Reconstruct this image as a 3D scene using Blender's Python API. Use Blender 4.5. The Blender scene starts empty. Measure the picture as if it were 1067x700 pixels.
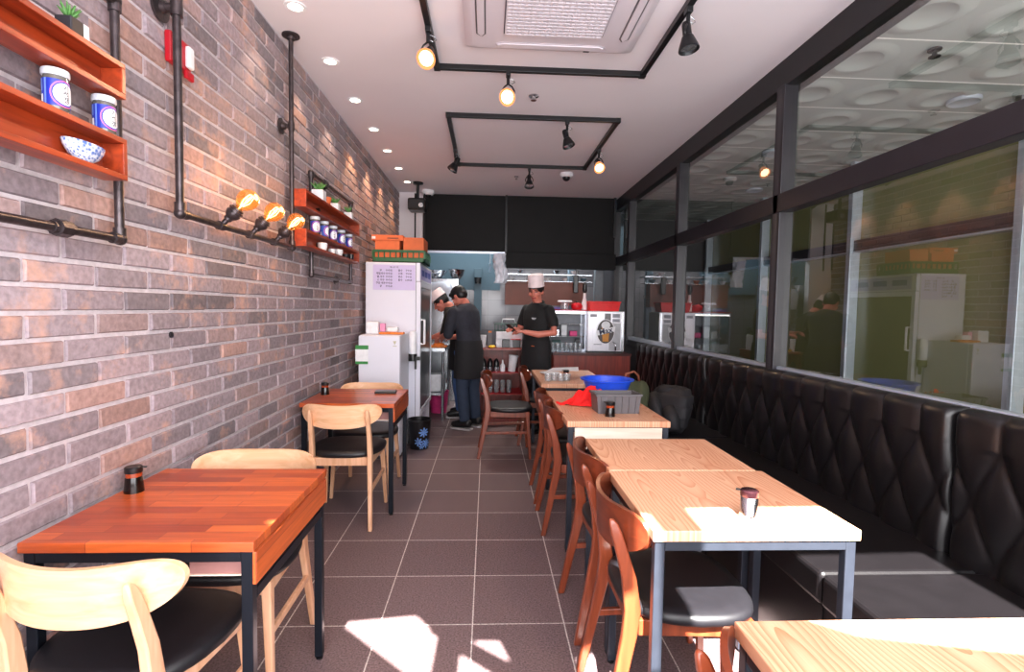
import bpy, bmesh, math, random
from mathutils import Vector, Matrix
random.seed(7)
PI = math.pi
SC = bpy.context.scene
COL = SC.collection
V = Vector

# ------------------------------------------------------------------ materials
def _new(name):
    m = bpy.data.materials.new(name); m.use_nodes = True
    nt = m.node_tree
    return m, nt, nt.nodes, nt.links, nt.nodes['Principled BSDF']

def rgb(r, g, b):
    f = lambda c: (c/255/12.92) if c/255 <= .04045 else ((c/255+.055)/1.055)**2.4
    return (f(r), f(g), f(b), 1)

def mat(name, col, rough=.5, metal=0, var=.08, scale=20, bump=0, bscale=60, emit=0, ecol=None, coat=0, spec=.5, alpha=1, trans=0, stretch=None):
    m, nt, N, L, P = _new(name)
    tc = N.new('ShaderNodeTexCoord')
    mp = N.new('ShaderNodeMapping'); L.new(tc.outputs['Object'], mp.inputs[0])
    if stretch: mp.inputs['Scale'].default_value = stretch
    no = N.new('ShaderNodeTexNoise'); no.inputs['Scale'].default_value = scale; no.inputs['Detail'].default_value = 4
    L.new(mp.outputs[0], no.inputs['Vector'])
    rp = N.new('ShaderNodeMapRange'); rp.inputs['To Min'].default_value = 1-var; rp.inputs['To Max'].default_value = 1+var
    rp.inputs['From Min'].default_value = .3; rp.inputs['From Max'].default_value = .7
    L.new(no.outputs[0], rp.inputs[0])
    mx = N.new('ShaderNodeVectorMath'); mx.operation = 'SCALE'; mx.inputs[0].default_value = col[:3]
    L.new(rp.outputs[0], mx.inputs['Scale'])
    L.new(mx.outputs[0], P.inputs['Base Color'])
    P.inputs['Roughness'].default_value = rough; P.inputs['Metallic'].default_value = metal
    P.inputs['Specular IOR Level'].default_value = spec
    P.inputs['Coat Weight'].default_value = coat
    if trans: P.inputs['Transmission Weight'].default_value = trans
    if alpha < 1: P.inputs['Alpha'].default_value = alpha
    if emit:
        P.inputs['Emission Color'].default_value = ecol or col
        P.inputs['Emission Strength'].default_value = emit
    if bump:
        b = N.new('ShaderNodeBump'); b.inputs['Strength'].default_value = bump; b.inputs['Distance'].default_value = .01
        n2 = N.new('ShaderNodeTexNoise'); n2.inputs['Scale'].default_value = bscale; n2.inputs['Detail'].default_value = 6
        L.new(tc.outputs['Object'], n2.inputs['Vector']); L.new(n2.outputs[0], b.inputs['Height'])
        L.new(b.outputs[0], P.inputs['Normal'])
    return m

def wood(name, c1, c2, axis='X', rough=.38, scale=9, coat=.15):
    m, nt, N, L, P = _new(name)
    tc = N.new('ShaderNodeTexCoord'); mp = N.new('ShaderNodeMapping'); L.new(tc.outputs['Object'], mp.inputs[0])
    s = {'X': (.12, 1.5, 1.5), 'Y': (1.5, .12, 1.5), 'Z': (1.5, 1.5, .12)}[axis]
    mp.inputs['Scale'].default_value = s
    no = N.new('ShaderNodeTexNoise'); no.inputs['Scale'].default_value = scale*3; no.inputs['Detail'].default_value = 8; no.inputs['Distortion'].default_value = .6
    L.new(mp.outputs[0], no.inputs['Vector'])
    cr = N.new('ShaderNodeValToRGB'); cr.color_ramp.elements[0].position = .3; cr.color_ramp.elements[1].position = .7
    cr.color_ramp.elements[0].color = c1; cr.color_ramp.elements[1].color = c2
    L.new(no.outputs[0], cr.inputs[0]); L.new(cr.outputs[0], P.inputs['Base Color'])
    P.inputs['Roughness'].default_value = rough; P.inputs['Coat Weight'].default_value = coat; P.inputs['Coat Roughness'].default_value = .2
    return m

def butcher(name, axis='X'):
    """finger-jointed red-brown planks"""
    m, nt, N, L, P = _new(name)
    tc = N.new('ShaderNodeTexCoord'); mp = N.new('ShaderNodeMapping'); L.new(tc.outputs['Object'], mp.inputs[0])
    if axis == 'Y': mp.inputs['Rotation'].default_value = (PI/2, 0, PI/2)
    mp.inputs['Location'].default_value = (.13, .02, .0)
    br = N.new('ShaderNodeTexBrick'); br.offset = .37; br.offset_frequency = 2; br.squash = 1
    br.inputs['Scale'].default_value = 1; br.inputs['Brick Width'].default_value = .27; br.inputs['Row Height'].default_value = .046
    br.inputs['Mortar Size'].default_value = .0009; br.inputs['Mortar Smooth'].default_value = .2; br.inputs['Bias'].default_value = 0
    br.inputs['Color1'].default_value = rgb(206, 98, 44); br.inputs['Color2'].default_value = rgb(152, 58, 32); br.inputs['Mortar'].default_value = rgb(125, 45, 25)
    L.new(mp.outputs[0], br.inputs['Vector'])
    mp2 = N.new('ShaderNodeMapping'); mp2.inputs['Scale'].default_value = (2, 30, 30) if axis == 'X' else (30, 2, 30); L.new(tc.outputs['Object'], mp2.inputs[0])
    no = N.new('ShaderNodeTexNoise'); no.inputs['Scale'].default_value = 3; no.inputs['Detail'].default_value = 6; L.new(mp2.outputs[0], no.inputs['Vector'])
    mr = N.new('ShaderNodeMapRange'); mr.inputs['From Min'].default_value = .3; mr.inputs['From Max'].default_value = .7
    mr.inputs['To Min'].default_value = .82; mr.inputs['To Max'].default_value = 1.18; L.new(no.outputs[0], mr.inputs[0])
    vm = N.new('ShaderNodeVectorMath'); vm.operation = 'SCALE'; L.new(br.outputs['Color'], vm.inputs[0]); L.new(mr.outputs[0], vm.inputs['Scale'])
    L.new(vm.outputs[0], P.inputs['Base Color'])
    P.inputs['Roughness'].default_value = .33; P.inputs['Coat Weight'].default_value = .3; P.inputs['Coat Roughness'].default_value = .25
    return m

def ash(name, seed=0):
    """pale ash boards running along y with cathedral figure"""
    m, nt, N, L, P = _new(name)
    tc = N.new('ShaderNodeTexCoord'); sx = N.new('ShaderNodeSeparateXYZ'); L.new(tc.outputs['Object'], sx.inputs[0])
    def mth(op, a, b=None):
        n = N.new('ShaderNodeMath'); n.operation = op
        for i, q in enumerate((a, b)):
            if q is None: continue
            if isinstance(q, (int, float)): n.inputs[i].default_value = q
            else: L.new(q, n.inputs[i])
        return n.outputs[0]
    bw = .147
    bx = mth('DIVIDE', mth('ADD', sx.outputs[0], 5.0+.02*seed), bw)
    idx = mth('FLOOR', bx); fr = mth('SUBTRACT', mth('FRACT', bx), .5)
    wn = N.new('ShaderNodeTexWhiteNoise'); wn.noise_dimensions = '1D'; L.new(mth('ADD', idx, seed*7.3), wn.inputs['W'])
    rnd = wn.outputs['Value']
    yy = mth('ADD', sx.outputs[1], mth('MULTIPLY', rnd, 3.0))
    # distort
    cb = N.new('ShaderNodeCombineXYZ'); L.new(mth('MULTIPLY', sx.outputs[0], 6), cb.inputs[0]); L.new(mth('MULTIPLY', yy, 2.2), cb.inputs[1]); L.new(idx, cb.inputs[2])
    no = N.new('ShaderNodeTexNoise'); no.inputs['Scale'].default_value = 1.2; no.inputs['Detail'].default_value = 3; L.new(cb.outputs[0], no.inputs['Vector'])
    nd = mth('SUBTRACT', no.outputs[0], .5)
    u = mth('ADD', mth('MULTIPLY', fr, bw), mth('ADD', mth('MULTIPLY', nd, .05), mth('MULTIPLY', mth('SUBTRACT', rnd, .5), .1)))
    depth = mth('MULTIPLY', mth('SUBTRACT', mth('FRACT', mth('MULTIPLY', yy, .75)), .45), .13)
    rad = mth('SQRT', mth('ADD', mth('MULTIPLY', u, u), mth('MULTIPLY', depth, depth)))
    ring = mth('FRACT', mth('MULTIPLY', mth('ADD', rad, mth('MULTIPLY', nd, .01)), 80))
    ringp = mth('POWER', ring, 2.2)
    cb2 = N.new('ShaderNodeCombineXYZ'); L.new(mth('MULTIPLY', sx.outputs[0], 260), cb2.inputs[0]); L.new(mth('MULTIPLY', sx.outputs[1], 7), cb2.inputs[1])
    n3 = N.new('ShaderNodeTexNoise'); n3.inputs['Scale'].default_value = 1; n3.inputs['Detail'].default_value = 4; L.new(cb2.outputs[0], n3.inputs['Vector'])
    f = mth('ADD', mth('MULTIPLY', ringp, .62), mth('MULTIPLY', n3.outputs[0], .5))
    f = mth('ADD', f, mth('MULTIPLY', mth('SUBTRACT', rnd, .5), .25))
    edge = mth('GREATER_THAN', mth('ABSOLUTE', fr), .4935)
    f = mth('ADD', f, mth('MULTIPLY', edge, .35))
    cr = N.new('ShaderNodeValToRGB'); cr.color_ramp.elements[0].position = .1; cr.color_ramp.elements[1].position = .95
    cr.color_ramp.elements[0].color = rgb(236, 186, 152); cr.color_ramp.elements[1].color = rgb(200, 124, 86)
    L.new(f, cr.inputs[0]); L.new(cr.outputs[0], P.inputs['Base Color'])
    P.inputs['Roughness'].default_value = .4; P.inputs['Coat Weight'].default_value = .15
    return m

def emis(name, col, s):
    m, nt, N, L, P = _new(name)
    tc = N.new('ShaderNodeTexCoord'); no = N.new('ShaderNodeTexNoise'); no.inputs['Scale'].default_value = 3; L.new(tc.outputs['Object'], no.inputs['Vector'])
    mr = N.new('ShaderNodeMapRange'); mr.inputs['To Min'].default_value = s*.9; mr.inputs['To Max'].default_value = s*1.1; L.new(no.outputs[0], mr.inputs[0])
    P.inputs['Base Color'].default_value = col; P.inputs['Emission Color'].default_value = col
    L.new(mr.outputs[0], P.inputs['Emission Strength'])
    return m

def thin_glass(name, tint=(1, 1, 1, 1), ior=1.5, rough=.0, boost=1.0, body=None, bodyf=0.0):
    m = bpy.data.materials.new(name); m.use_nodes = True; nt = m.node_tree; N = nt.nodes; L = nt.links
    N.clear(); out = N.new('ShaderNodeOutputMaterial')
    tr = N.new('ShaderNodeBsdfTransparent'); tr.inputs[0].default_value = tint
    gl = N.new('ShaderNodeBsdfGlossy'); gl.inputs['Roughness'].default_value = rough
    lw = N.new('ShaderNodeLayerWeight'); lw.inputs[0].default_value = .5
    pw = N.new('ShaderNodeMath'); pw.operation = 'POWER'; pw.inputs[1].default_value = 4.0; L.new(lw.outputs['Facing'], pw.inputs[0])
    f0 = 2*((ior-1)/(ior+1))**2
    fr = N.new('ShaderNodeMapRange'); fr.inputs['To Min'].default_value = f0; L.new(pw.outputs[0], fr.inputs[0])
    tc = N.new('ShaderNodeTexCoord'); no = N.new('ShaderNodeTexNoise'); no.inputs['Scale'].default_value = 1.3; L.new(tc.outputs['Object'], no.inputs['Vector'])
    mr = N.new('ShaderNodeMapRange'); mr.inputs['To Min'].default_value = boost*.94; mr.inputs['To Max'].default_value = boost*1.06; L.new(no.outputs[0], mr.inputs[0])
    mu = N.new('ShaderNodeMath'); mu.operation = 'MULTIPLY'; mu.use_clamp = True; L.new(fr.outputs[0], mu.inputs[0]); L.new(mr.outputs[0], mu.inputs[1])
    mx = N.new('ShaderNodeMixShader'); L.new(mu.outputs[0], mx.inputs[0]); L.new(tr.outputs[0], mx.inputs[1]); L.new(gl.outputs[0], mx.inputs[2])
    last = mx
    if body:
        df = N.new('ShaderNodeBsdfDiffuse'); df.inputs[0].default_value = body
        m2 = N.new('ShaderNodeMixShader'); m2.inputs[0].default_value = bodyf; L.new(mx.outputs[0], m2.inputs[1]); L.new(df.outputs[0], m2.inputs[2]); last = m2
    L.new(last.outputs[0], out.inputs[0])
    return m

M = {}
M['white'] = mat('white_paint', rgb(235, 230, 235), .6, var=.02, scale=3)
M['ceil'] = mat('ceiling_paint', rgb(232, 226, 232), .7, var=.02, scale=1.5, bump=.03, bscale=8)
M['black'] = mat('black_metal', rgb(22, 22, 25), .38, metal=.3, var=.15)
M['frame'] = mat('table_frame_metal', rgb(28, 33, 42), .3, metal=.5, var=.1)
M['greyframe'] = mat('grey_frame_metal', rgb(46, 50, 60), .35, metal=.35, var=.1)
M['pipe'] = mat('iron_pipe', rgb(74, 66, 68), .33, metal=.7, var=.35, scale=30, bump=.1, bscale=120)
M['leather'] = mat('black_leather', rgb(15, 13, 15), .33, var=.12, scale=12, bump=.06, bscale=220)
M['seatblk'] = mat('black_seat_vinyl', rgb(22, 21, 25), .42, var=.12, scale=30, bump=.05, bscale=300)
M['lightwood'] = wood('light_chair_wood', rgb(212, 154, 116), rgb(236, 188, 152), 'Z')
M['lightwoodx'] = wood('light_chair_wood_back', rgb(218, 162, 118), rgb(240, 194, 156), 'X')
M['redwood'] = wood('red_brown_chair_wood', rgb(108, 46, 26), rgb(142, 66, 38), 'Z', coat=.4, rough=.3)
M['redwoodx'] = wood('red_brown_chair_wood_back', rgb(90, 37, 21), rgb(124, 54, 30), 'X', coat=.45, rough=.3)
M['shelfwood'] = wood('red_orange_shelf_wood', rgb(122, 40, 19), rgb(174, 66, 30), 'Y', coat=.2)
M['butch'] = butcher('butcher_block_top', 'X'); M['butchy'] = butcher('butcher_block_drawer', 'Y')
M['ash0'] = ash('ash_top_a', 0); M['ash1'] = ash('ash_top_b', 1); M['ash2'] = ash('ash_top_c', 2); M['ash3'] = ash('ash_top_d', 3); M['ash4'] = ash('ash_top_e', 4)
M['palewood'] = wood('pale_drawer_wood', rgb(228, 200, 180), rgb(245, 228, 212), 'X')
M['counterwood'] = wood('red_counter_wood', rgb(110, 36, 26), rgb(150, 52, 38), 'Z')
M['redmat'] = mat('red_shelf_mat', rgb(205, 25, 40), .5)
M['steel'] = mat('stainless_steel', rgb(190, 195, 200), .25, metal=.9, var=.1, scale=8)
M['hood'] = mat('black_hood_panel', rgb(15, 14, 15), .6, var=.2, scale=4, spec=.2)
M['frost'] = mat('frosted_white', rgb(238, 238, 242), .4)
M['fridge'] = mat('fridge_white', rgb(226, 226, 238), .35, var=.015, scale=3)
M['orange_box'] = mat('orange_cardboard', rgb(222, 110, 62), .7, var=.06)
M['greencrate'] = mat('green_plastic', rgb(38, 95, 52), .45)
M['darkgreen'] = mat('dark_green_plastic', rgb(20, 62, 48), .4)
M['red'] = mat('red_plastic', rgb(226, 14, 20), .4)
M['redcloth'] = mat('red_cloth', rgb(232, 22, 22), .85, bump=.2, bscale=90)
M['blue'] = mat('blue_plastic', rgb(36, 84, 226), .35)
M['greyplastic'] = mat('grey_plastic', rgb(92, 88, 92), .5)
M['olive'] = mat('olive_bag_fabric', rgb(62, 66, 44), .85, bump=.15, bscale=150)
M['tan'] = mat('tan_leather_strap', rgb(150, 85, 65), .6)
M['jacket'] = mat('charcoal_padded_fabric', rgb(27, 25, 29), .75, var=.2, bump=.15, bscale=60)
M['plastic_black'] = mat('black_plastic', rgb(16, 15, 18), .3)
M['soy'] = mat('soy_sauce', rgb(14, 6, 6), .15)
M['amber'] = mat('amber_glass', rgb(150, 60, 30), .1, coat=.5)
M['chrome'] = mat('chrome', rgb(205, 205, 210), .12, metal=1, var=.03)
M['alarm'] = mat('alarm_red', rgb(178, 16, 34), .35)
M['lblue'] = mat('label_blue', rgb(30, 48, 170), .4); M['lpink'] = mat('label_pink', rgb(232, 110, 150), .4); M['lwhite'] = mat('label_white', rgb(240, 238, 244), .4)
M['lbluel'] = mat('label_light_blue', rgb(110, 140, 225), .4)
M['ink'] = mat('black_ink', rgb(20, 18, 24), .6)
M['inkgrey'] = mat('grey_ink', rgb(70, 62, 92), .7)
M['paper'] = mat('lilac_paper', rgb(208, 196, 232), .7, var=.02)
M['jarglass'] = mat('jar_dim_glass', rgb(95, 92, 88), .08, coat=.6, var=.2, scale=50)
M['lid'] = mat('grey_white_lid', rgb(200, 205, 215), .35)
M['succ'] = mat('succulent_green', rgb(70, 120, 55), .5, var=.3, scale=60)
M['pot'] = mat('white_ceramic', rgb(238, 236, 238), .3, coat=.3)
M['potdark'] = mat('dark_planter', rgb(36, 34, 40), .5)
M['skin'] = mat('skin', rgb(205, 122, 104), .5, var=.06, scale=30)
M['lips'] = mat('lips', rgb(165, 62, 62), .45); M['eyew'] = mat('eye_dark', rgb(30, 18, 16), .3); M['hair'] = mat('black_hair', rgb(14, 12, 14), .5, var=.3, scale=90, stretch=(1, 1, .2))
M['hat'] = mat('white_hat_cotton', rgb(244, 226, 228), .8)
M['shirt'] = mat('black_polo_cotton', rgb(18, 18, 20), .85, var=.2, bump=.1, bscale=120)
M['shirt2'] = mat('dark_navy_cotton', rgb(40, 40, 50), .85, var=.2, bump=.1, bscale=120)
M['apron'] = mat('black_apron_cotton', rgb(26, 24, 27), .85)
M['jeans'] = mat('blue_denim', rgb(70, 98, 150), .85, bump=.1, bscale=200); M['djeans'] = mat('dark_denim', rgb(44, 56, 76), .85, bump=.1, bscale=200)
M['shoe'] = mat('black_shoe', rgb(18, 18, 20), .5); M['sole'] = mat('white_sole', rgb(190, 185, 185), .6)
M['lamp_on'] = emis('warm_lamp_face', (1, .62, .33, 1), 7)
M['dl_on'] = emis('downlight_face', (1, .84, .66, 1), 12)
M['filament'] = emis('glowing_filament', (1, .8, .5, 1), 14)
M['bulb'] = thin_glass('amber_bulb_glass', (1, .70, .36, 1), 1.5, .03, 1.0, (1, .42, .1, 1), .09)
M['window_glass'] = thin_glass('window_glass', (.93, .95, .93, 1), 1.6, 0, 1.55)
M['clear'] = thin_glass('clear_plastic', (.9, .93, .95, 1), 1.5, .05, 1.5, (.85, .88, .9, 1), .18)
M['fridgeglass'] = mat('dark_fridge_glass', rgb(56, 60, 60), .3, var=.1, coat=.1)
M['oliveglass'] = mat('olive_backed_glass', rgb(128, 130, 86), .25, var=.06, scale=1.5)
M['silver'] = mat('silver_aluminium', rgb(196, 204, 218), .3, metal=.5, var=.05)
M['mullion'] = mat('dark_window_frame', rgb(34, 31, 37), .4, metal=.2, var=.08)
M['bluebead'] = mat('blue_grey_bead', rgb(120, 140, 190), .35, metal=.3)
M['teal'] = mat('teal_panel', rgb(50, 90, 90), .5)
M['kteal'] = mat('kitchen_blue_grey', rgb(74, 96, 108), .5, var=.08, scale=3)
M['rustpanel'] = mat('brown_red_panel', rgb(120, 66, 52), .5, var=.15, scale=4)
M['lrail'] = mat('dark_grey_trim', rgb(52, 50, 54), .5)
M['yellow'] = mat('yellow_plastic', rgb(240, 190, 40), .5)
M['pink'] = mat('pink_plastic', rgb(226, 60, 130), .5)
M['purple'] = mat('purple_plastic', rgb(96, 74, 150), .5)
M['bag'] = mat('white_plastic_bag', rgb(215, 218, 230), .35, bump=.6, bscale=30)
M['food'] = mat('orange_food', rgb(235, 130, 50), .6, var=.3, scale=50)
M['maxdark'] = mat('brown_badge', rgb(52, 36, 36), .4); M['gold'] = mat('gold_beer', rgb(205, 135, 40), .35)
M['navy'] = mat('navy_lettering', rgb(26, 30, 70), .5)
M['bowlmat'] = None

def speckle_bowl():
    m, nt, N, L, P = _new('blue_white_porcelain')
    tc = N.new('ShaderNodeTexCoord'); vo = N.new('ShaderNodeTexVoronoi'); vo.inputs['Scale'].default_value = 90; L.new(tc.outputs['Object'], vo.inputs['Vector'])
    no = N.new('ShaderNodeTexNoise'); no.inputs['Scale'].default_value = 22; L.new(tc.outputs['Object'], no.inputs['Vector'])
    ad = N.new('ShaderNodeMath'); ad.operation = 'MULTIPLY'; L.new(vo.outputs['Distance'], ad.inputs[0]); L.new(no.outputs[0], ad.inputs[1])
    cr = N.new('ShaderNodeValToRGB'); cr.color_ramp.elements[0].position = .12; cr.color_ramp.elements[1].position = .3
    cr.color_ramp.elements[0].color = rgb(90, 120, 190); cr.color_ramp.elements[1].color = rgb(214, 222, 238)
    L.new(ad.outputs[0], cr.inputs[0]); L.new(cr.outputs[0], P.inputs['Base Color']); P.inputs['Roughness'].default_value = .2
    return m
M['bowlmat'] = speckle_bowl()

def brick_mat():
    m, nt, N, L, P = _new('grey_mauve_brick')
    at = N.new('ShaderNodeAttribute'); at.attribute_name = 'bcol'
    tc = N.new('ShaderNodeTexCoord')
    n1 = N.new('ShaderNodeTexNoise'); n1.inputs['Scale'].default_value = 55; n1.inputs['Detail'].default_value = 6; L.new(tc.outputs['Object'], n1.inputs['Vector'])
    mr = N.new('ShaderNodeMapRange'); mr.inputs['From Min'].default_value = .3; mr.inputs['From Max'].default_value = .7; mr.inputs['To Min'].default_value = .78; mr.inputs['To Max'].default_value = 1.2
    L.new(n1.outputs[0], mr.inputs[0])
    vm = N.new('ShaderNodeVectorMath'); vm.operation = 'SCALE'; L.new(at.outputs['Color'], vm.inputs[0]); L.new(mr.outputs[0], vm.inputs['Scale'])
    # chalky peach bloom patches
    n2 = N.new('ShaderNodeTexNoise'); n2.inputs['Scale'].default_value = 7; n2.inputs['Detail'].default_value = 7; n2.inputs['Roughness'].default_value = .65; L.new(tc.outputs['Object'], n2.inputs['Vector'])
    r2 = N.new('ShaderNodeMapRange'); r2.inputs['From Min'].default_value = .55; r2.inputs['From Max'].default_value = .70; r2.inputs['To Max'].default_value = .7; L.new(n2.outputs[0], r2.inputs[0])
    mx = N.new('ShaderNodeMix'); mx.data_type = 'RGBA'; L.new(r2.outputs[0], mx.inputs['Factor']); L.new(vm.outputs[0], mx.inputs['A']); mx.inputs['B'].default_value = rgb(205, 160, 140)
    L.new(mx.outputs['Result'], P.inputs['Base Color']); P.inputs['Roughness'].default_value = .85; P.inputs['Specular IOR Level'].default_value = .25
    b = N.new('ShaderNodeBump'); b.inputs['Strength'].default_value = .35; b.inputs['Distance'].default_value = .006; L.new(n1.outputs[0], b.inputs['Height']); L.new(b.outputs[0], P.inputs['Normal'])
    return m
M['brick'] = brick_mat()
M['mortar'] = mat('grey_mortar', rgb(196, 186, 191), .9, var=.12, scale=40, bump=.3, bscale=150)

def tile_floor():
    m, nt, N, L, P = _new('dark_floor_tiles')
    tc = N.new('ShaderNodeTexCoord'); mp = N.new('ShaderNodeMapping'); L.new(tc.outputs['Object'], mp.inputs[0])
    mp.inputs['Location'].default_value = (.445, -2.182 + .409*20, 0)
    br = N.new('ShaderNodeTexBrick'); br.offset = 0; br.squash = 1
    br.inputs['Scale'].default_value = 1; br.inputs['Brick Width'].default_value = .399; br.inputs['Row Height'].default_value = .409
    br.inputs['Mortar Size'].default_value = .0028; br.inputs['Mortar Smooth'].default_value = .1
    br.inputs['Color1'].default_value = rgb(116, 97, 98); br.inputs['Color2'].default_value = rgb(108, 90, 92); br.inputs['Mortar'].default_value = rgb(205, 196, 190)
    L.new(mp.outputs[0], br.inputs['Vector'])
    no = N.new('ShaderNodeTexNoise'); no.inputs['Scale'].default_value = 130; no.inputs['Detail'].default_value = 4; L.new(tc.outputs['Object'], no.inputs['Vector'])
    mr = N.new('ShaderNodeMapRange'); mr.inputs['From Min'].default_value = .3; mr.inputs['From Max'].default_value = .7; mr.inputs['To Min'].default_value = .5; mr.inputs['To Max'].default_value = 1.5; L.new(no.outputs[0], mr.inputs[0])
    vm = N.new('ShaderNodeVectorMath'); vm.operation = 'SCALE'; L.new(br.outputs['Color'], vm.inputs[0]); L.new(mr.outputs[0], vm.inputs['Scale'])
    L.new(vm.outputs[0], P.inputs['Base Color']); P.inputs['Roughness'].default_value = .5; P.inputs['Specular IOR Level'].default_value = .35
    return m
M['floor'] = tile_floor()

def wall_tiles():
    m, nt, N, L, P = _new('grey_kitchen_tiles')
    tc = N.new('ShaderNodeTexCoord'); mp = N.new('ShaderNodeMapping'); mp.inputs['Rotation'].default_value = (PI/2, 0, 0); L.new(tc.outputs['Object'], mp.inputs[0])
    br = N.new('ShaderNodeTexBrick'); br.offset = 0; br.squash = 1
    br.inputs['Scale'].default_value = 1; br.inputs['Brick Width'].default_value = .3; br.inputs['Row Height'].default_value = .25
    br.inputs['Mortar Size'].default_value = .003
    br.inputs['Color1'].default_value = rgb(128, 122, 124); br.inputs['Color2'].default_value = rgb(112, 108, 112); br.inputs['Mortar'].default_value = rgb(80, 78, 80)
    L.new(mp.outputs[0], br.inputs['Vector']); L.new(br.outputs['Color'], P.inputs['Base Color']); P.inputs['Roughness'].default_value = .15
    return m
M['ktile'] = wall_tiles()

# ------------------------------------------------------------------ mesh helper
class MB:
    def __init__(s): s.v = []; s.f = []; s.m = []
    def add(s, vs, fs, mi=0):
        o = len(s.v); s.v += [tuple(v) for v in vs]
        for f in fs: s.f.append([i+o for i in f]); s.m.append(mi)
        return s
    def box(s, a, b, mi=0, mtx=None):
        x0, y0, z0 = a; x1, y1, z1 = b
        vs = [V(p) for p in ((x0, y0, z0), (x1, y0, z0), (x1, y1, z0), (x0, y1, z0), (x0, y0, z1), (x1, y0, z1), (x1, y1, z1), (x0, y1, z1))]
        if mtx: vs = [mtx @ v for v in vs]
        return s.add(vs, [(0, 3, 2, 1), (4, 5, 6, 7), (0, 1, 5, 4), (1, 2, 6, 5), (2, 3, 7, 6), (3, 0, 4, 7)], mi)
    def cbox(s, c, d, mi=0, mtx=None):
        return s.box([c[i]-d[i]/2 for i in range(3)], [c[i]+d[i]/2 for i in range(3)], mi, mtx)
    def loft(s, rings, mi=0, cap=True, closed=False):
        n = len(rings[0]); vs = [p for r in rings for p in r]; fs = []
        k = len(rings)
        for i in range(k if closed else k-1):
            a = i*n; b = ((i+1) % k)*n
            for j in range(n):
                j2 = (j+1) % n; fs.append((a+j, a+j2, b+j2, b+j))
        if cap and not closed:
            fs.append(tuple(range(n-1, -1, -1))); fs.append(tuple((k-1)*n+j for j in range(n)))
        return s.add(vs, fs, mi)
    def tube(s, pts, r, n=12, mi=0, cap=True, closed=False):
        pts = [V(p) for p in pts]; rs = r if isinstance(r, (list, tuple)) else [r]*len(pts)
        rings = []; up = None; k = len(pts)
        for i, p in enumerate(pts):
            if closed: t = (pts[(i+1) % k]-pts[i-1])
            else: t = (pts[min(i+1, k-1)]-pts[max(i-1, 0)])
            t.normalize()
            if up is None:
                up = V((0, 0, 1)) if abs(t.z) < .9 else V((1, 0, 0))
            a = t.cross(up).normalized(); b = a.cross(t).normalized(); up = b
            rings.append([p + a*math.cos(2*PI*j/n)*rs[i] + b*math.sin(2*PI*j/n)*rs[i] for j in range(n)])
        return s.loft(rings, mi, cap, closed)
    def lathe(s, prof, c=(0, 0, 0), n=24, mi=0, mtx=None, cap=True):
        rings = []
        for r, z in prof:
            rg = [V((r*math.cos(2*PI*j/n), r*math.sin(2*PI*j/n), z)) for j in range(n)]
            rg = [(mtx @ p if mtx else p) + V(c) for p in rg]
            rings.append(rg)
        return s.loft(rings, mi, cap)
    def ball(s, c, r, n=16, k=10, mi=0, mtx=None):
        r = (r, r, r) if isinstance(r, (int, float)) else r
        rings = []
        for i in range(1, k):
            a = PI*i/k - PI/2
            rg = [V((r[0]*math.cos(a)*math.cos(2*PI*j/n), r[1]*math.cos(a)*math.sin(2*PI*j/n), r[2]*math.sin(a))) for j in range(n)]
            rings.append([(mtx @ p if mtx else p)+V(c) for p in rg])
        o = len(s.v)
        s.loft(rings, mi, False)
        bt = V((0, 0, -r[2])); tp = V((0, 0, r[2]))
        if mtx: bt = mtx @ bt; tp = mtx @ tp
        s.v += [tuple(bt+V(c)), tuple(tp+V(c))]
        b0 = len(s.v)-2
        for j in range(n):
            s.f.append([b0, o+(j+1) % n, o+j]); s.m.append(mi)
            s.f.append([b0+1, o+(k-2)*n+j, o+(k-2)*n+(j+1) % n]); s.m.append(mi)
        return s
    def bar(s, p0, p1, w, d, mi=0, side=None, w1=None, d1=None):
        """rectangular bar from p0 to p1; w along side, d along the other"""
        p0, p1 = V(p0), V(p1); t = (p1-p0).normalized()
        sd = V(side) if side else (V((1, 0, 0)) if abs(t.x) < .8 else V((0, 1, 0)))
        a = (sd - t*sd.dot(t)).normalized(); b = t.cross(a)
        rings = []
        for p, ww, dd in ((p0, w, d), (p1, w1 or w, d1 or d)):
            rings.append([p+a*ww/2+b*dd/2, p-a*ww/2+b*dd/2, p-a*ww/2-b*dd/2, p+a*ww/2-b*dd/2])
        return s.loft(rings, mi)
    def prism(s, poly, z0, z1, mi=0, mtx=None):
        r0 = [V((x, y, z0)) for x, y in poly]; r1 = [V((x, y, z1)) for x, y in poly]
        if mtx: r0 = [mtx @ p for p in r0]; r1 = [mtx @ p for p in r1]
        return s.loft([r0, r1], mi)
    def grid(s, fn, nu, nv, mi=0):
        vs = [fn(i/nu, j/nv) for j in range(nv+1) for i in range(nu+1)]
        fs = [(j*(nu+1)+i, j*(nu+1)+i+1, (j+1)*(nu+1)+i+1, (j+1)*(nu+1)+i) for j in range(nv) for i in range(nu)]
        return s.add(vs, fs, mi)
    def build(s, name, mats, parent=None, smooth=False, bevel=0, seg=2, sub=0, recalc=True):
        me = bpy.data.meshes.new(name); me.from_pydata(s.v, [], s.f)
        for m in (mats if isinstance(mats, (list, tuple)) else [mats]): me.materials.append(M[m] if isinstance(m, str) else m)
        me.polygons.foreach_set('material_index', s.m)
        if recalc:
            bm = bmesh.new(); bm.from_mesh(me); bmesh.ops.recalc_face_normals(bm, faces=bm.faces); bm.to_mesh(me); bm.free()
        if smooth is True: me.polygons.foreach_set('use_smooth', [True]*len(me.polygons))
        elif smooth:  # angle in degrees
            me.polygons.foreach_set('use_smooth', [True]*len(me.polygons)); me.set_sharp_from_angle(angle=math.radians(smooth))
        me.update()
        o = bpy.data.objects.new(name, me); COL.objects.link(o)
        if parent: o.parent = parent
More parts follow.
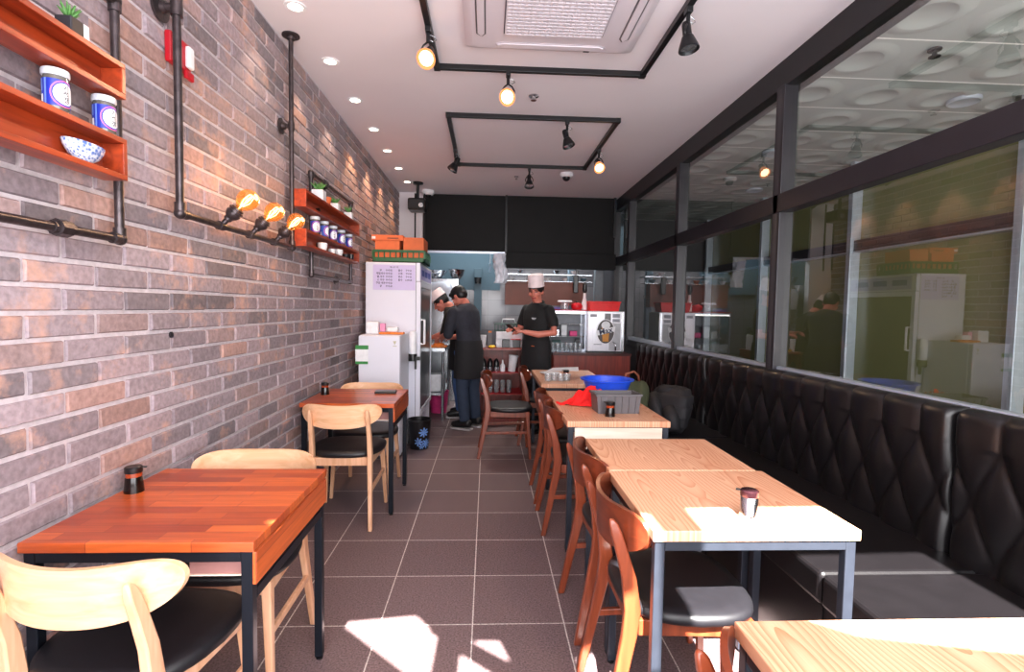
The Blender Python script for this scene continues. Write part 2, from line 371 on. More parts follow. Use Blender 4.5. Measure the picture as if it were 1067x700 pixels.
        if bevel:
            b = o.modifiers.new('bevel', 'BEVEL'); b.width = bevel; b.segments = seg; b.limit_method = 'ANGLE'; b.angle_limit = math.radians(40); b.harden_normals = False
        if sub:
            b = o.modifiers.new('sub', 'SUBSURF'); b.levels = sub; b.render_levels = sub
        return o

def thing(name, label, cat, loc=(0, 0, 0), rz=0, group=None):
    o = bpy.data.objects.new(name, None); COL.objects.link(o); o.empty_display_size = .1
    o.location = loc; o.rotation_euler = (0, 0, rz); o['label'] = label; o['category'] = cat
    if group: o['group'] = group
    return o
def tag(o, label, cat, group=None, kind=None):
    o['label'] = label; o['category'] = cat
    if group: o['group'] = group
    if kind: o['kind'] = kind
    return o
def struct(o, label, cat): return tag(o, label, cat, kind='structure')
def dup(root, loc, rz, label, group=None):
    r = root.copy(); COL.objects.link(r); r.location = loc; r.rotation_euler = (0, 0, rz); r['label'] = label
    if group: r['group'] = group
    for ch in list(root.children):
        c = ch.copy(); COL.objects.link(c); c.parent = r
        for g in list(ch.children):
            d = g.copy(); COL.objects.link(d); d.parent = c
    return r
def aim(d, up=(0, 0, 1)):
    """matrix whose local +z points along d"""
    return V(d).to_track_quat('Z', 'Y').to_matrix()

def text_geo(body, size, fn, mb, mi, align='CENTER', spacing=1.0):
    """flat lettering turned into faces of mb through fn(x, y) -> point"""
    cu = bpy.data.curves.new('t', 'FONT'); cu.body = body; cu.size = size; cu.align_x = align; cu.align_y = 'CENTER'; cu.space_line = spacing
    cu.resolution_u = 2; cu.offset = size*.02
    ob = bpy.data.objects.new('t', cu); COL.objects.link(ob)
    dg = bpy.context.evaluated_depsgraph_get(); dg.update()
    me = bpy.data.meshes.new_from_object(ob.evaluated_get(dg))
    mb.add([fn(v.co.x, v.co.y) for v in me.vertices], [list(p.vertices) for p in me.polygons], mi)
    bpy.data.objects.remove(ob); bpy.data.curves.remove(cu); bpy.data.meshes.remove(me)

# ------------------------------------------------------------------ camera
cam = bpy.data.cameras.new('camera'); camo = bpy.data.objects.new('camera', cam); COL.objects.link(camo)
cam.sensor_width = 36; cam.lens = 540/1067*36; cam.clip_start = .05; cam.clip_end = 60
R = [[0.9987543441389829, 0.013898787892809562, 0.047922685219225825], [-0.04709958538042644, -0.05448775563617961, 0.9974029845266776], [0.016473892087246242, -0.9984177022573482, -0.0537652554969759]]
camo.matrix_world = Matrix(((R[0][0], -R[0][1], -R[0][2], 0), (R[1][0], -R[1][1], -R[1][2], 0), (R[2][0], -R[2][1], -R[2][2], 1.372), (0, 0, 0, 1)))
SC.camera = camo

# ------------------------------------------------------------------ room shell
CZ = 2.95; WX = -1.25; RX = 1.85; FY = -.42
o = MB().add([(-1.6, -1.2, 0), (4.2, -1.2, 0), (4.2, 8.9, 0), (-1.6, 8.9, 0)], [(0, 1, 2, 3)]).build('floor', 'floor', recalc=False)
struct(o, 'dark brown square floor tiles with pale grout', 'floor')
o = MB().box((-1.4, FY+.02, CZ), (1.83, 8.9, CZ+.1)).build('ceiling', 'ceil'); struct(o, 'white painted ceiling over the dining room', 'ceiling')

def brick_wall():
    mb = MB(); cols = []
    pal = [((152, 138, 144), 7), ((144, 130, 136), 6), ((158, 141, 146), 5), ((132, 121, 126), 4), ((160, 138, 138), 4), ((162, 132, 126), 2), ((118, 108, 112), 1)]
    bag = [c for c, w in pal for _ in range(w)]
    BW, BH = .258, .0765; z0 = 1.337 - BH*18
    y_start = -.4
    mb.add([(WX, -.6, 0), (WX, 7.35, 0), (WX, 7.35, CZ), (WX, -.6, CZ)], [(0, 1, 2, 3)], 0); cols += [(0, 0, 0, 1)]
    r = 0; z = z0
    while z < CZ:
        off = 1.585 if r % 2 == 0 else 1.702-.258*.5*0+.003
        off = 1.585 if r % 2 == 0 else 1.457
        y = off - BW*9
        za = max(z+.0065, .0); zb = min(z+BH-.0065, CZ)
        while y < 7.34:
            j = lambda a: random.uniform(-a, a)
            ya = y+.006+j(.002); yb = min(y+BW-.006+j(.002), 7.345)
            if zb-za > .02 and yb-ya > .02:
                d = .008+j(.002); t = .004
                zz0 = za+j(.0015); zz1 = zb+j(.0015)
                p = [(WX, ya, zz0), (WX, yb, zz0), (WX, yb, zz1), (WX, ya, zz1),
                     (WX+d+j(.001), ya+t+j(.002), zz0+t+j(.001)), (WX+d+j(.001), yb-t+j(.002), zz0+t+j(.001)), (WX+d+j(.001), yb-t+j(.002), zz1-t+j(.001)), (WX+d+j(.001), ya+t+j(.002), zz1-t+j(.001))]
                mb.add(p, [(4, 5, 6, 7), (0, 1, 5, 4), (1, 2, 6, 5), (2, 3, 7, 6), (3, 0, 4, 7)], 1)
                c = random.choice(bag); k = random.uniform(.9, 1.08); c = rgb(*[min(255, q*k) for q in c])
                cols += [c]*5
            y += BW
        z += BH; r += 1
    o = mb.build('wall_left', ['mortar', 'brick'], recalc=False)
    ca = o.data.color_attributes.new('bcol', 'FLOAT_COLOR', 'CORNER')
    li = 0
    for p in o.data.polygons:
        for _ in p.vertices: ca.data[li].color = cols[p.index]; li += 1
    struct(o, 'grey and mauve brick wall along the left side', 'wall')
brick_wall()

o = MB().box((-1.4, 7.35, 0), (-.92, 7.45, CZ)).build('wall_back', 'white'); struct(o, 'plain pale wall stub behind the tall fridge', 'wall')
o = MB().box((-1.4, 8.6, 0), (1.95, 8.7, 2.12)).build('wall_kitchen', 'ktile'); struct(o, 'grey tiled kitchen back wall', 'wall')
o = MB().box((-1.4, 8.55, 1.66), (.2, 8.6, CZ)).box((.2, 8.58, 2.12), (1.95, 8.62, CZ)).build('wall_kitchen_upper', 'kteal'); struct(o, 'blue-grey upper kitchen wall', 'wall')
o = MB().box((-1.4, 7.45, 0), (-1.3, 8.6, CZ)).build('wall_kitchen_left', 'kteal'); struct(o, 'blue-grey kitchen side wall', 'wall')
o = MB().box((1.83, 7.5, 0), (1.95, 8.6, CZ)).build('wall_kitchen_right', 'lrail'); struct(o, 'dark kitchen side wall beyond the windows', 'wall')
# dark hanging screen over the pass
o = MB().box((-.92, 7.4, 2.16), (.245, 7.44, CZ)).box((.255, 7.38, 2.13), (1.8, 7.44, CZ)).build('wall_panel', 'hood', bevel=.004); struct(o, 'black ceiling-hung panels above the kitchen pass', 'panel')
o = MB().box((.255, 7.28, 1.935), (1.80, 7.42, 2.15)).build('wall_panel_lower', 'hood', bevel=.004); struct(o, 'lower black panel strip above the kitchen counter', 'panel')
o = MB().box((.232, 7.35, 1.9), (.262, 7.39, CZ)).box((1.765, 7.33, 2.4), (1.80, 7.37, CZ)).build('trim_1', 'black'); struct(o, 'black vertical strips on the hanging panels', 'trim')
o = MB().box((-.92, 7.36, 2.13), (.25, 7.385, 2.16)).build('trim_2', 'silver'); struct(o, 'silver rail under the left hanging panel', 'trim')
# ceiling beam over the window wall
o = MB().box((1.83, -.6, 2.78), (1.97, 7.6, CZ+.05)).build('trim_beam', 'black', bevel=.004); struct(o, 'black beam above the window wall', 'beam')
o = MB().box((1.85, -.6, 0), (1.93, 7.6, .92)).build('wall_right', 'lrail'); struct(o, 'low wall behind the black banquette', 'wall')

# window wall bays
MULL = [-.55, 1.42, 3.25, 5.0, 6.75, 7.58]
for k in range(5):
    y0, y1 = MULL[k], MULL[k+1]
    w = thing('window_%d' % (k+1), ['window bay nearest the street', 'wide dark-framed window bay above the near banquette', 'window bay behind the middle tables', 'window bay behind the far table', 'narrow window bay beside the kitchen'][k], 'window', (RX, y0, .9)); w['kind'] = 'structure'
    h0, h1 = .92, 2.79
    L_ = y1-y0
    fm = MB().box((-.03, -.045, h0-.9), (.06, .045, h1-.9)).box((-.035, -.03, 2.0-.9), (.05, L_+.03, 2.115-.9)).box((-.02, 0, .02), (.05, L_, .08))
    fm.build('window_frame', 'mullion', w, bevel=.004)
    MB().box((-.0285, -.02, h0-.9+.02), (-.0305, .02, h1-.92)).build('mullion_strip', 'lrail', w)
    MB().box((.022, .045, .02), (.06, .10, 1.1)).build('bead', 'bluebead', w)
    MB().box((-.005, .0, .085), (.05, L_, .13)).build('window_sill', 'silver', w, bevel=.003)
    MB().add([(.02, .045, .1), (.02, L_-.045, .1), (.02, L_-.045, 1.1), (.02, .045, 1.1)], [(0, 1, 2, 3)]).build('lower_pane', 'window_glass', w)
    MB().add([(.02, .045, 1.215), (.02, L_-.045, 1.215), (.02, L_-.045, 1.89), (.02, .045, 1.89)], [(0, 1, 2, 3)]).build('upper_pane', 'window_glass', w)
o = MB().box((1.86, 7.56, 0), (1.96, 7.66, CZ)).build('trim_3', 'mullion'); struct(o, 'dark end post of the window wall', 'trim')

# neighbouring lobby beyond the glass
def lobby_ceiling():
    T = .487; q_ = T/.62
    mb = MB()
    x0 = 2.10
    for i in range(4):
        for j in range(20):
            cx = x0+.12+T*i; cy = 2.87-T*7.5+T*j
            # square with raised ring dish
            n = 32; rings = []
            hs = T/2-.007
            sq = []
            for k in range(n):
                a = 2*PI*k/n+PI/4; c, s_ = math.cos(a), math.sin(a); q = .5/max(abs(c), abs(s_)); sq.append(V((cx+c*q*T, cy+s_*q*2*hs, 2.905)))
            rings.append(sq)
            for r, z in ((.265, 2.905), (.25, 2.904), (.21, 2.893), (.165, 2.891), (.155, 2.892), (.13, 2.904), (.02, 2.905)):
                r *= q_; rings.append([V((cx+r*math.cos(2*PI*k/n+PI/4), cy+r*math.sin(2*PI*k/n+PI/4), z)) for k in range(n)])
            mb.loft(rings, 0, False)
            mb.add([rings[-1][k] for k in range(n)], [tuple(range(n))], 0)
    mb.box((1.975, -1.4, 2.9058), (4.2, 8.9, 2.95), 1)
    return mb.build('ceiling_lobby', [mat('lobby_ceiling_grey', rgb(160, 166, 164), .6, var=.03, scale=2), mat('lobby_grid_white', rgb(252, 252, 250), .5, var=.02)], smooth=40)
struct(lobby_ceiling(), 'grey lobby ceiling of tiles with embossed rings', 'ceiling')
mb = MB().box((3.76, -1.2, 0), (3.84, 8.9, 2.95))
o = mb.build('wall_lobby', 'oliveglass'); struct(o, 'olive glazed wall across the lobby', 'wall')
mb = MB(); 
for y in (-1.5, .2, 1.77, 3.44, 5.13, 6.85, 8.6): mb.box((3.66, y-.015, 0), (3.76, y+.05, 2.9), 0); mb.box((3.655, y-.02, 0), (3.66, y+.012, 2.9), 1)
for z0, z1 in ((2.0, 2.11), (.0, .6)): mb.box((3.69, -1.2, z0), (3.76, 8.9, z1), 2)
mb.box((3.68, -1.2, 1.985), (3.762, 8.9, 2.0), 1)
o = mb.build('trim_lobby', ['silver', 'silver', 'mullion'], bevel=.002); struct(o, 'silver posts and dark bands on the lobby wall', 'trim')
o = MB().box((1.97, 8.8, 0), (4.2, 8.9, 2.95)).build('wall_lobby_end', 'lrail'); struct(o, 'dark far end of the lobby', 'wall')
lr = []
for i, (x, y) in enumerate([(2.75, 2.35), (2.7, 4.9), (3.35, 3.6), (3.3, 6.4)]):
    t = thing('lobby_downlight', ['grey recessed light in the lobby ceiling, nearest the street', 'grey recessed light in the lobby ceiling behind the wide post', 'lobby ceiling light close to the olive wall', 'far lobby ceiling light by the kitchen end'][i], 'ceiling light', (x, y, 2.885), 0, 'lobby ceiling lights')
    MB().lathe([(.07, .0), (.09, -.012), (.1, -.006), (.1, .015)], n=24).build('trim_ring', 'silver', t, smooth=40)
    MB().lathe([(.068, .001), (.068, .004)], n=24).build('lens', 'frost', t)
t = thing('sprinkler_head', 'small dark sprinkler on a ringed lobby ceiling tile', 'sprinkler', (2.55, 2.95, 2.9))
MB().lathe([(.035, 0), (.035, -.01), (.012, -.012), (.012, -.04), (.03, -.042), (.03, -.046)], n=16).build('body', 'black', t)

# street front behind the camera: unseen and opaque, holes shaped to throw the sun patches
SEL = math.radians(47); SAZ = math.radians(2)
SD = V((math.sin(SAZ)*math.cos(SEL), math.cos(SAZ)*math.cos(SEL), -math.sin(SEL)))
FY = -.42
def back(x, y):
    t = (y-FY)/SD.y; return (x-SD.x*t, -SD.z*t)
holes = [[(-.63, 2.21), (-.301, 2.253), (-.23, 2.16), (-.225, 2.13), (-.193, 2.105), (-.201, 1.80)],
         [(-.065, 2.076), (.065, 2.072), (.112, 1.925)],
         [(-.087, 1.99), (.06, 1.86), (.06, 1.78), (-.09, 1.78)],
         [(.475, 2.24), (.525, 2.24), (.525, 1.72), (.37, 1.72), (.37, 1.96), (.475, 2.0)],
         [(.66, 2.28), (1.7, 2.31), (1.7, 1.5), (1.0, 1.575), (.75, 1.63), (.63, 1.72)]]
cu = bpy.data.curves.new('front', 'CURVE'); cu.dimensions = '2D'; cu.fill_mode = 'BOTH'
def sp(pts):
    s = cu.splines.new('POLY'); s.points.add(len(pts)-1); s.use_cyclic_u = True
    for q, p in zip(s.points, pts): q.co = (p[0], p[1], 0, 1)
sp([(-1.4, 0), (1.97, 0), (1.97, 3.02), (-1.4, 3.02)])
for h in holes: sp([back(*p) for p in h])
cu.extrude = .01
tmp = bpy.data.objects.new('front', cu); COL.objects.link(tmp)
dg = bpy.context.evaluated_depsgraph_get(); dg.update()
me = bpy.data.meshes.new_from_object(tmp.evaluated_get(dg)); bpy.data.objects.remove(tmp)
me.materials.clear(); me.materials.append(M['white'])
o = bpy.data.objects.new('wall_front_mask', me); COL.objects.link(o); o.rotation_euler = (PI/2, 0, 0); o.location = (0, FY, 0)
struct(o, 'unseen street front behind the viewer, openings shaped to throw the sun patches', 'wall')

# ------------------------------------------------------------------ ceiling fittings
for i, y in enumerate((2.889, 3.503, 4.133, 4.788, 5.421, 6.085, 6.729)):
    t = thing('recessed_downlight', ['nearest lit round downlight in the row along the brick wall', 'second lit downlight from the viewer beside the brick wall', 'third lit downlight along the brick wall', 'middle lit downlight of the seven along the brick wall', 'lit downlight third from the back wall', 'lit downlight second from the back wall', 'lit downlight closest to the back wall'][i], 'ceiling light', (-1.04, y, CZ), 0, 'downlights along the brick wall')
    MB().lathe([(.036, -.001), (.04, -.006), (.055, -.005), (.057, 0)], n=24).build('trim_ring', 'frost', t, smooth=40)
    MB().lathe([(.037, -.0015), (.03, -.004), (.0, -.005)], n=24, cap=False).build('lens', 'dl_on', t, smooth=True)
    la = bpy.data.lights.new('downlight_lamp', 'SPOT'); la.energy = 26 if i > 2 else 12; la.color = (1, .55, .28) if i > 2 else (1, .72, .5); la.spot_size = math.radians(75); la.spot_blend = .5; la.shadow_soft_size = .03
    lo = bpy.data.objects.new('downlight_lamp', la); COL.objects.link(lo); lo.location = (-1.04, y, CZ-.03)
    lo.rotation_euler = V((-.14, 0, -1)).to_track_quat('-Z', 'Y').to_euler()

M['acshell'] = mat('aircon_shell', rgb(206, 198, 206), .5, var=.01); M['acshade'] = mat('aircon_slot_shade', rgb(188, 180, 188), .5, var=.01)
def ac():
    t = thing('ceiling_air_conditioner', 'white square cassette air conditioner with gridded grille in the ceiling', 'air conditioner', (.345, 2.69, CZ))
    h = .495
    # panel with rounded lower face
    def rr(s, r, z, n=6):
        p = []
        for cx, cy, a0 in ((s-r, s-r, 0), (-s+r, s-r, PI/2), (-s+r, -s+r, PI), (s-r, -s+r, 3*PI/2)):
            for k in range(n+1): a = a0+PI/2*k/n; p.append(V((cx+r*math.cos(a), cy+r*math.sin(a), z)))
        return p
    MB().loft([rr(h, .02, 0), rr(h, .03, -.03), rr(h-.035, .05, -.05), rr(h-.05, .06, -.052)]).build('panel', 'acshell', t, smooth=35)
    # louvre slots on four sides
    for k in range(4):
        mx = Matrix.Rotation(PI/2*k, 4, 'Z')
        pl = [(-.32, .395), (-.29, .375), (.29, .375), (.32, .395), (.32, .402), (.29, .43), (-.29, .43), (-.32, .402)]
        MB().prism(pl, -.0545, -.050, mtx=mx).build('air_slot', 'greyplastic' if k % 2 else 'acshade', t)
        pl = [(x*.965, .4025+(y-.4025)*.7) for x, y in pl]
        MB().prism(pl, -.060, -.052, mtx=mx).build('louvre', 'acshell', t, bevel=.002)
    g = .265; N_ = 17
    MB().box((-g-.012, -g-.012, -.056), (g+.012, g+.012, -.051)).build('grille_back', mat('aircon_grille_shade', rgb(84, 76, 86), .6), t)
    mb = MB()
    for k in range(N_+1):
        q = -g+2*g*k/N_
        mb.box((-g, q-.0075, -.068), (g, q+.0075, -.054)); mb.box((q-.0055, -g, -.066), (q+.0055, g, -.054))
    mb.build('grille', 'acshell', t)
    MB().box((.20, .445, -.0545), (.235, .455, -.050)).build('indicator', 'ink', t)
ac()

def track(y0, y1, x0, x1, label):
    t = thing('lighting_track', label, 'lighting track', ((x0+x1)/2, (y0+y1)/2, CZ), 0, 'black ceiling lighting tracks')
    a, b = (x1-x0)/2, (y1-y0)/2; w = .017
    for k, (p, q) in enumerate((((-a, -b), (a, -b)), ((-a, b), (a, b)), ((-a, -b), (-a, b)), ((a, -b), (a, b)))):
        MB().box((min(p[0], q[0])-w, min(p[1], q[1])-w, -.034), (max(p[0], q[0])+w, max(p[1], q[1])+w, -.0005)).build('rail', 'black', t, bevel=.002)
    for sx in (-1, 1):
        for sy in (-1, 1): MB().box((sx*a-.02, sy*b-.02, -.037), (sx*a+.02, sy*b+.02, -.001)).build('corner_joint', 'black', t)
track(1.95, 3.485, -.35, 1.005, 'large black rectangular track framing the air conditioner')
track(4.33, 5.79, -.34, 1.055, 'black rectangular track on the ceiling nearer the kitchen')

def spot(loc, d, lit, label, energy=25):
    """track spotlight: hangs from loc, shade opens along d"""
    t = thing('track_spotlight', label, 'spotlight', loc, 0, 'black spotlights on the ceiling tracks'); t.scale = (.88, .88, .95)
    MB().cbox((0, 0, -.015), (.034, .06, .03)).lathe([(.012, -.03), (.012, -.085)], n=12).build('adapter', 'black', t, bevel=.002)
    d = V(d).normalized(); m = aim(d); c = V((0, 0, -.155))
    side = (m @ V((1, 0, 0))); 
    for s in (-1, 1):
        s0 = side*s
        MB().tube([(0, 0, -.08), V((0, 0, -.1))+s0*.03, V((0, 0, -.13))+s0*.047, c+s0*.046], .006, 8).build('yoke_arm', 'black', t, smooth=True)
    MB().lathe([(.0, -.085), (.022, -.083), (.026, -.07), (.026, -.012), (.034, -.004)], c, 20, mtx=m, cap=False).build('lamp_socket', 'black', t, smooth=40)
    MB().lathe([(.034, -.005), (.04, .01), (.056, .05), (.06, .066), (.056, .066), (.05, .045), (.03, .02)], c, 28, mtx=m, cap=False).build('shade', ('glowrim' if lit else 'black'), t, smooth=40)
    MB().lathe([(.044 if lit else .052, .056), (.03, .062), (.0, .064)], c, 24, mtx=m, cap=False).build('lens', 'lamp_on' if lit else 'steel', t, smooth=True)
    MB().tube([(.01, .0, -.04), (.04, .02, -.045), (.05, .02, -.06), (.03, .01, -.075), (.01, 0, -.07)], .003, 6).build('cord', 'steel', t, smooth=True)
    if lit:
        la = bpy.data.lights.new('track_lamp', 'SPOT'); la.energy = energy; la.color = (1, .65, .38); la.spot_size = math.radians(70); la.spot_blend = .6; la.shadow_soft_size = .04
        lo = bpy.data.objects.new('track_lamp', la); COL.objects.link(lo); lo.location = V(loc)+c+d*.08; lo.rotation_euler = d.to_track_quat('-Z', 'Y').to_euler()
M['glowrim'] = mat('painted_glow_shade', rgb(60, 28, 20), .4, emit=1.2, ecol=(1, .32, .1, 1))  # warm lamp glow put into the shade material as emission
HZ = CZ-.034
spot((-.35, 2.98, HZ), (-.12, -.75, -.7), True, 'lit spotlight on the left rail of the large track')
spot((.115, 3.485, HZ), (-.12, -.85, -.55), True, 'lit spotlight under the cross rail of the large track')
spot((1.005, 2.69, HZ), (.12, -.1, -1), False, 'unlit spotlight on the right rail of the large track, pointing down')
spot((-.34, 5.2, HZ), (-.55, -.1, -1), False, 'unlit spotlight on the left rail of the far track, tilted to the brick wall')
spot((.635, 4.33, HZ), (.3, -.15, -1), False, 'unlit spotlight on the near rail of the far track')
spot((.44, 5.79, HZ), (0, -.35, -1), False, 'unlit spotlight on the rail of the far track nearest the kitchen')
spot((1.055, 5.05, HZ), (.0, -.75, -.75), True, 'lit spotlight on the right rail of the far track')

t = thing('dome_camera', 'white dome security camera on the ceiling past the far track', 'security camera', (.897, 6.1, CZ))
MB().lathe([(.075, 0), (.075, -.03), (.06, -.045), (.05, -.045)], n=24).build('housing', 'frost', t, smooth=40)
MB().ball((0, 0, -.045), .047, mi=0).build('dome', 'plastic_black', t, smooth=True)
t = thing('dome_camera', 'white dome security camera at the corner of the hanging panel', 'security camera', (-.83, 7.2, CZ))
MB().lathe([(.085, 0), (.085, -.04), (.065, -.06), (.05, -.06)], n=24).build('housing', 'frost', t, smooth=40)
MB().ball((0, 0, -.06), .045).build('dome', 'plastic_black', t, smooth=True)
for (x, y, r, lb) in ((.321, 3.93, .03, 'small chrome sprinkler in the ceiling between the two tracks'), (.324, 6.3, .02, 'tiny ceiling sprinkler behind the far track')):
    t = thing('sprinkler_head', lb, 'sprinkler', (x, y, CZ))
    MB().lathe([(r*1.3, 0), (r*1.3, -.006), (r*.5, -.01), (r*.4, -.03), (r*.7, -.032), (r*.7, -.036)], n=16).build('body', 'chrome', t)
    MB().box((-r*.2, -r*.2, -.03), (r*.2, r*.2, -.01)).build('trigger', 'ink', t)

# projector on the back wall
t = thing('projector', 'black projector hung on poles by the back wall', 'projector', (-.91, 6.75, CZ))
MB().cbox((0, 0, -.29), (.22, .25, .15)).build('body', 'plastic_black', t, bevel=.02)
MB().lathe([(.07, 0), (.07, -.02), (.02, -.03), (.02, -.215)], n=16).build('ceiling_mount', 'black', t)
for s in (-.055, .065): MB().lathe([(.011, -.1), (.011, -1.0)], (s, .18, 0), 10).build('pole', 'black', t)
MB().lathe([(.025, 0), (.03, .02)], (.06, -.125, -.31), 16, mtx=aim((0, -1, 0))).build('lens', 'steel', t)

# ------------------------------------------------------------------ left wall: pipes, shelves, lamps
PXC = -1.195; PR = .0135
def elbow(mb, c, r=.021): mb.ball(c, r)
def flange(mb, c, d, r=.045):
    m = aim(d); mb.lathe([(r, 0), (r, .008), (.022, .011), (.02, .028)], c, 20, mtx=m)
def pipe_shelf(y0, y1, yp0, yp1, zt, zb, boxes, label, flz):
    t = thing('pipe_wall_shelf', label, 'wall shelf', (WX, (yp0+yp1)/2, zb), 0, 'pipe shelves on the brick wall')
    O_ = V(t.location); L = lambda x, y, z: V((x, y, z))-O_
    mb = MB()
    mb.tube([L(PXC, yp0, zb), L(PXC, yp0, zt)], PR); mb.tube([L(PXC, yp1, zb), L(PXC, yp1, zt)], PR)
    mb.tube([L(PXC, yp0, zb), L(PXC, yp1, zb)], PR); mb.tube([L(PXC, yp0, zt), L(PXC, yp1, zt)], PR)
    mb.build('pipe_frame', 'pipe', t, smooth=40)
    for y in (yp0, yp1):
        for z in (zb, zt):
            f = MB(); elbow(f, L(PXC, y, z)); s = 1 if y == yp0 else -1; q = 1 if z == zb else -1
            f.tube([L(PXC, y+s*.005, z), L(PXC, y+s*.035, z)], .0185); f.tube([L(PXC, y, z+q*.005), L(PXC, y, z+q*.035)], .0185)
            f.build('elbow_fitting', 'pipe', t, smooth=40)
    for z in (zb, zt):
        yc = yp0+(yp1-yp0)*((.775 if flz else .6) if z == zb else .3)
        f = MB().tube([L(PXC, yc-.035, z), L(PXC, yc-.02, z), L(PXC, yc-.02, z), L(PXC, yc+.02, z), L(PXC, yc+.02, z), L(PXC, yc+.035, z)], [.017, .017, .025, .025, .017, .017], 8)
        f.build('union_fitting', 'pipe', t, smooth=30)
        if flz and z == zb: continue
        f = MB(); f.tube([L(WX+.005, yc+.1, z), L(PXC, yc+.1, z)], .011); flange(f, L(WX+.005, yc+.1, z), (1, 0, 0), .038); f.build('wall_flange', 'pipe', t, smooth=40)
    for z0, z1 in boxes:
        b = MB(); xb, xf, th = -1.182, (-1.11 if flz else -1.095), .016
        b.box(L(xb, y0, z0), L(xf, y1, z0+th)); b.box(L(xb, y0, z1-th), L(xf, y1, z1))
        b.box(L(xb, y0, z0+th), L(xf, y0+th, z1-th)); b.box(L(xb, y1-th, z0+th), L(xf, y1, z1-th)); b.box(L(xb, y0+th, z0+th), L(xb+.01, y1-th, z1-th))
        sb = b.build('shelf_box', 'shelfwood', t, bevel=.0015)
        for y in (yp0, yp1):
            if y0+.03 < y < y1-.02:
                MB().lathe([(.017, 0), (.019, .008), (.019, .02), (.012, .024)], L(xb+.01, y-.045 if y == yp1 else y+.04, (z0+z1)/2), 14, mtx=aim((1, 0, 0))).build('pipe_cap', 'plastic_black', sb, smooth=40)
    return t
pipe_shelf(.62, 1.672, .73, 1.755, 2.325, 1.575, [(1.742, 1.866), (1.985, 2.09)], 'near pipe shelf with two red-brown boxes, at the left edge', 1)
pipe_shelf(3.2, 4.5, 3.59, 4.6, 2.255, 1.575, [(1.725, 1.83), (1.96, 2.065)], 'far pipe shelf with two red-brown boxes, past the bulb lamp', 0)

def wrapfn(r, z0, ang):
    def fn(x, y):
        a = ang + x/r
        return V((r*math.cos(a), r*math.sin(a), z0+y))
    return fn
def patch(mb, fn, poly, mi, n=1):
    """filled polygon fan wrapped through fn"""
    c = (sum(p[0] for p in poly)/len(poly), sum(p[1] for p in poly)/len(poly))
    k = len(poly); vs = [fn(*c)]
    rr_ = 4
    for q in range(1, rr_+1):
        for p in poly: vs.append(fn(c[0]+(p[0]-c[0])*q/rr_, c[1]+(p[1]-c[1])*q/rr_))
    fs = [(0, 1+j, 1+(j+1) % k) for j in range(k)]
    for q in range(rr_-1):
        a = 1+q*k; b = a+k
        fs += [(a+j, b+j, b+(j+1) % k, a+(j+1) % k) for j in range(k)]
    mb.add(vs, fs, mi)
def circ(r, cx=0, cy=0, n=28, ry=None): return [(cx+r*math.cos(2*PI*j/n), cy+(ry or r)*math.sin(2*PI*j/n)) for j in range(n)]
def rect(x0, y0, x1, y1, n=6):
    p = [(x0+(x1-x0)*i/n, y0) for i in range(n)]+[(x1, y0+(y1-y0)*i/n) for i in range(n)]+[(x1-(x1-x0)*i/n, y1) for i in range(n)]+[(x0, y1-(y1-y0)*i/n) for i in range(n)]
    return p

def jar():
    r = .0285; h = .094
    t = thing('glass_jar', '', 'jar', (0, 0, 0), 0, 'labelled jars on the pipe shelves')
    MB().lathe([(r*.9, 0), (r, .006), (r, h-.012), (r*.93, h-.004), (r*.93, h)], n=28).build('jar_body', 'jarglass', t, smooth=40)
    MB().lathe([(r*1.0, h-.003), (r*1.07, h), (r*1.07, h+.011), (r*1.02, h+.015), (r*.8, h+.0155)], n=28).build('lid', 'lid', t, smooth=40)
    mb = MB()
    mb.lathe([(r+.0006, .012), (r+.0006, .08)], n=40, mi=0, cap=False)
    A = 0
    patch(mb, wrapfn(r+.0010, .045, A), circ(.033, 0, 0, 36, .034), 1)
    patch(mb, wrapfn(r+.0014, .045, A), circ(.0305, 0, 0, 36, .0315), 4)
    patch(mb, wrapfn(r+.0018, .045, A), circ(.027, 0, 0, 36, .0275), 2)
    patch(mb, wrapfn(r+.0012, .045, A), rect(-.046, -.033, -.041, .035), 3)
    patch(mb, wrapfn(r+.0012, .045, A), rect(-.060, -.033, -.050, -.006), 2)
    patch(mb, wrapfn(r+.0012, .045, A), rect(-.058, .002, -.052, .033), 3)
    for k, ch in enumerate('기석갱'):
        text_geo(ch, .018, (lambda x, y, k=k: wrapfn(r+.0022, .045, A)(x+.002, y+.0155-.0155*k)), mb, 5)
    mb.build('label', ['lblue', 'lpink', 'lwhite', 'lbluel', 'lblue', 'ink'], t, smooth=True, recalc=False)
    return t
j0 = jar(); used = [False]
def put_jar(x, y, z, rz, label):
    if not used[0]:
        used[0] = True; j0.location = (x, y, z); j0.rotation_euler = (0, 0, rz); j0['label'] = label; return j0
    return dup(j0, (x, y, z), rz, label)
put_jar(-1.145, 1.455, 1.867, -.22, 'blue-labelled glass jar on the near shelf, standing away from the upright pipe')
put_jar(-1.145, 1.628, 1.867, -.18, 'blue-labelled glass jar at the end of the near shelf beside the upright pipe')
for i, y in enumerate((3.47, 3.66, 3.86, 4.07, 4.29)):
    o = put_jar(-1.13, y, 1.83, [-.9, -.2, -1.0, -.6, -.5][i], ['first of five blue jars on the far shelf, nearest the bulbs', 'second of five blue jars on the far shelf, white badge facing out', 'middle of five blue jars on the far shelf', 'fourth of five blue jars on the far shelf', 'last of five blue jars on the far shelf, nearest the fridge'][i])
    o.scale = (1.0, 1.0, 1.05)
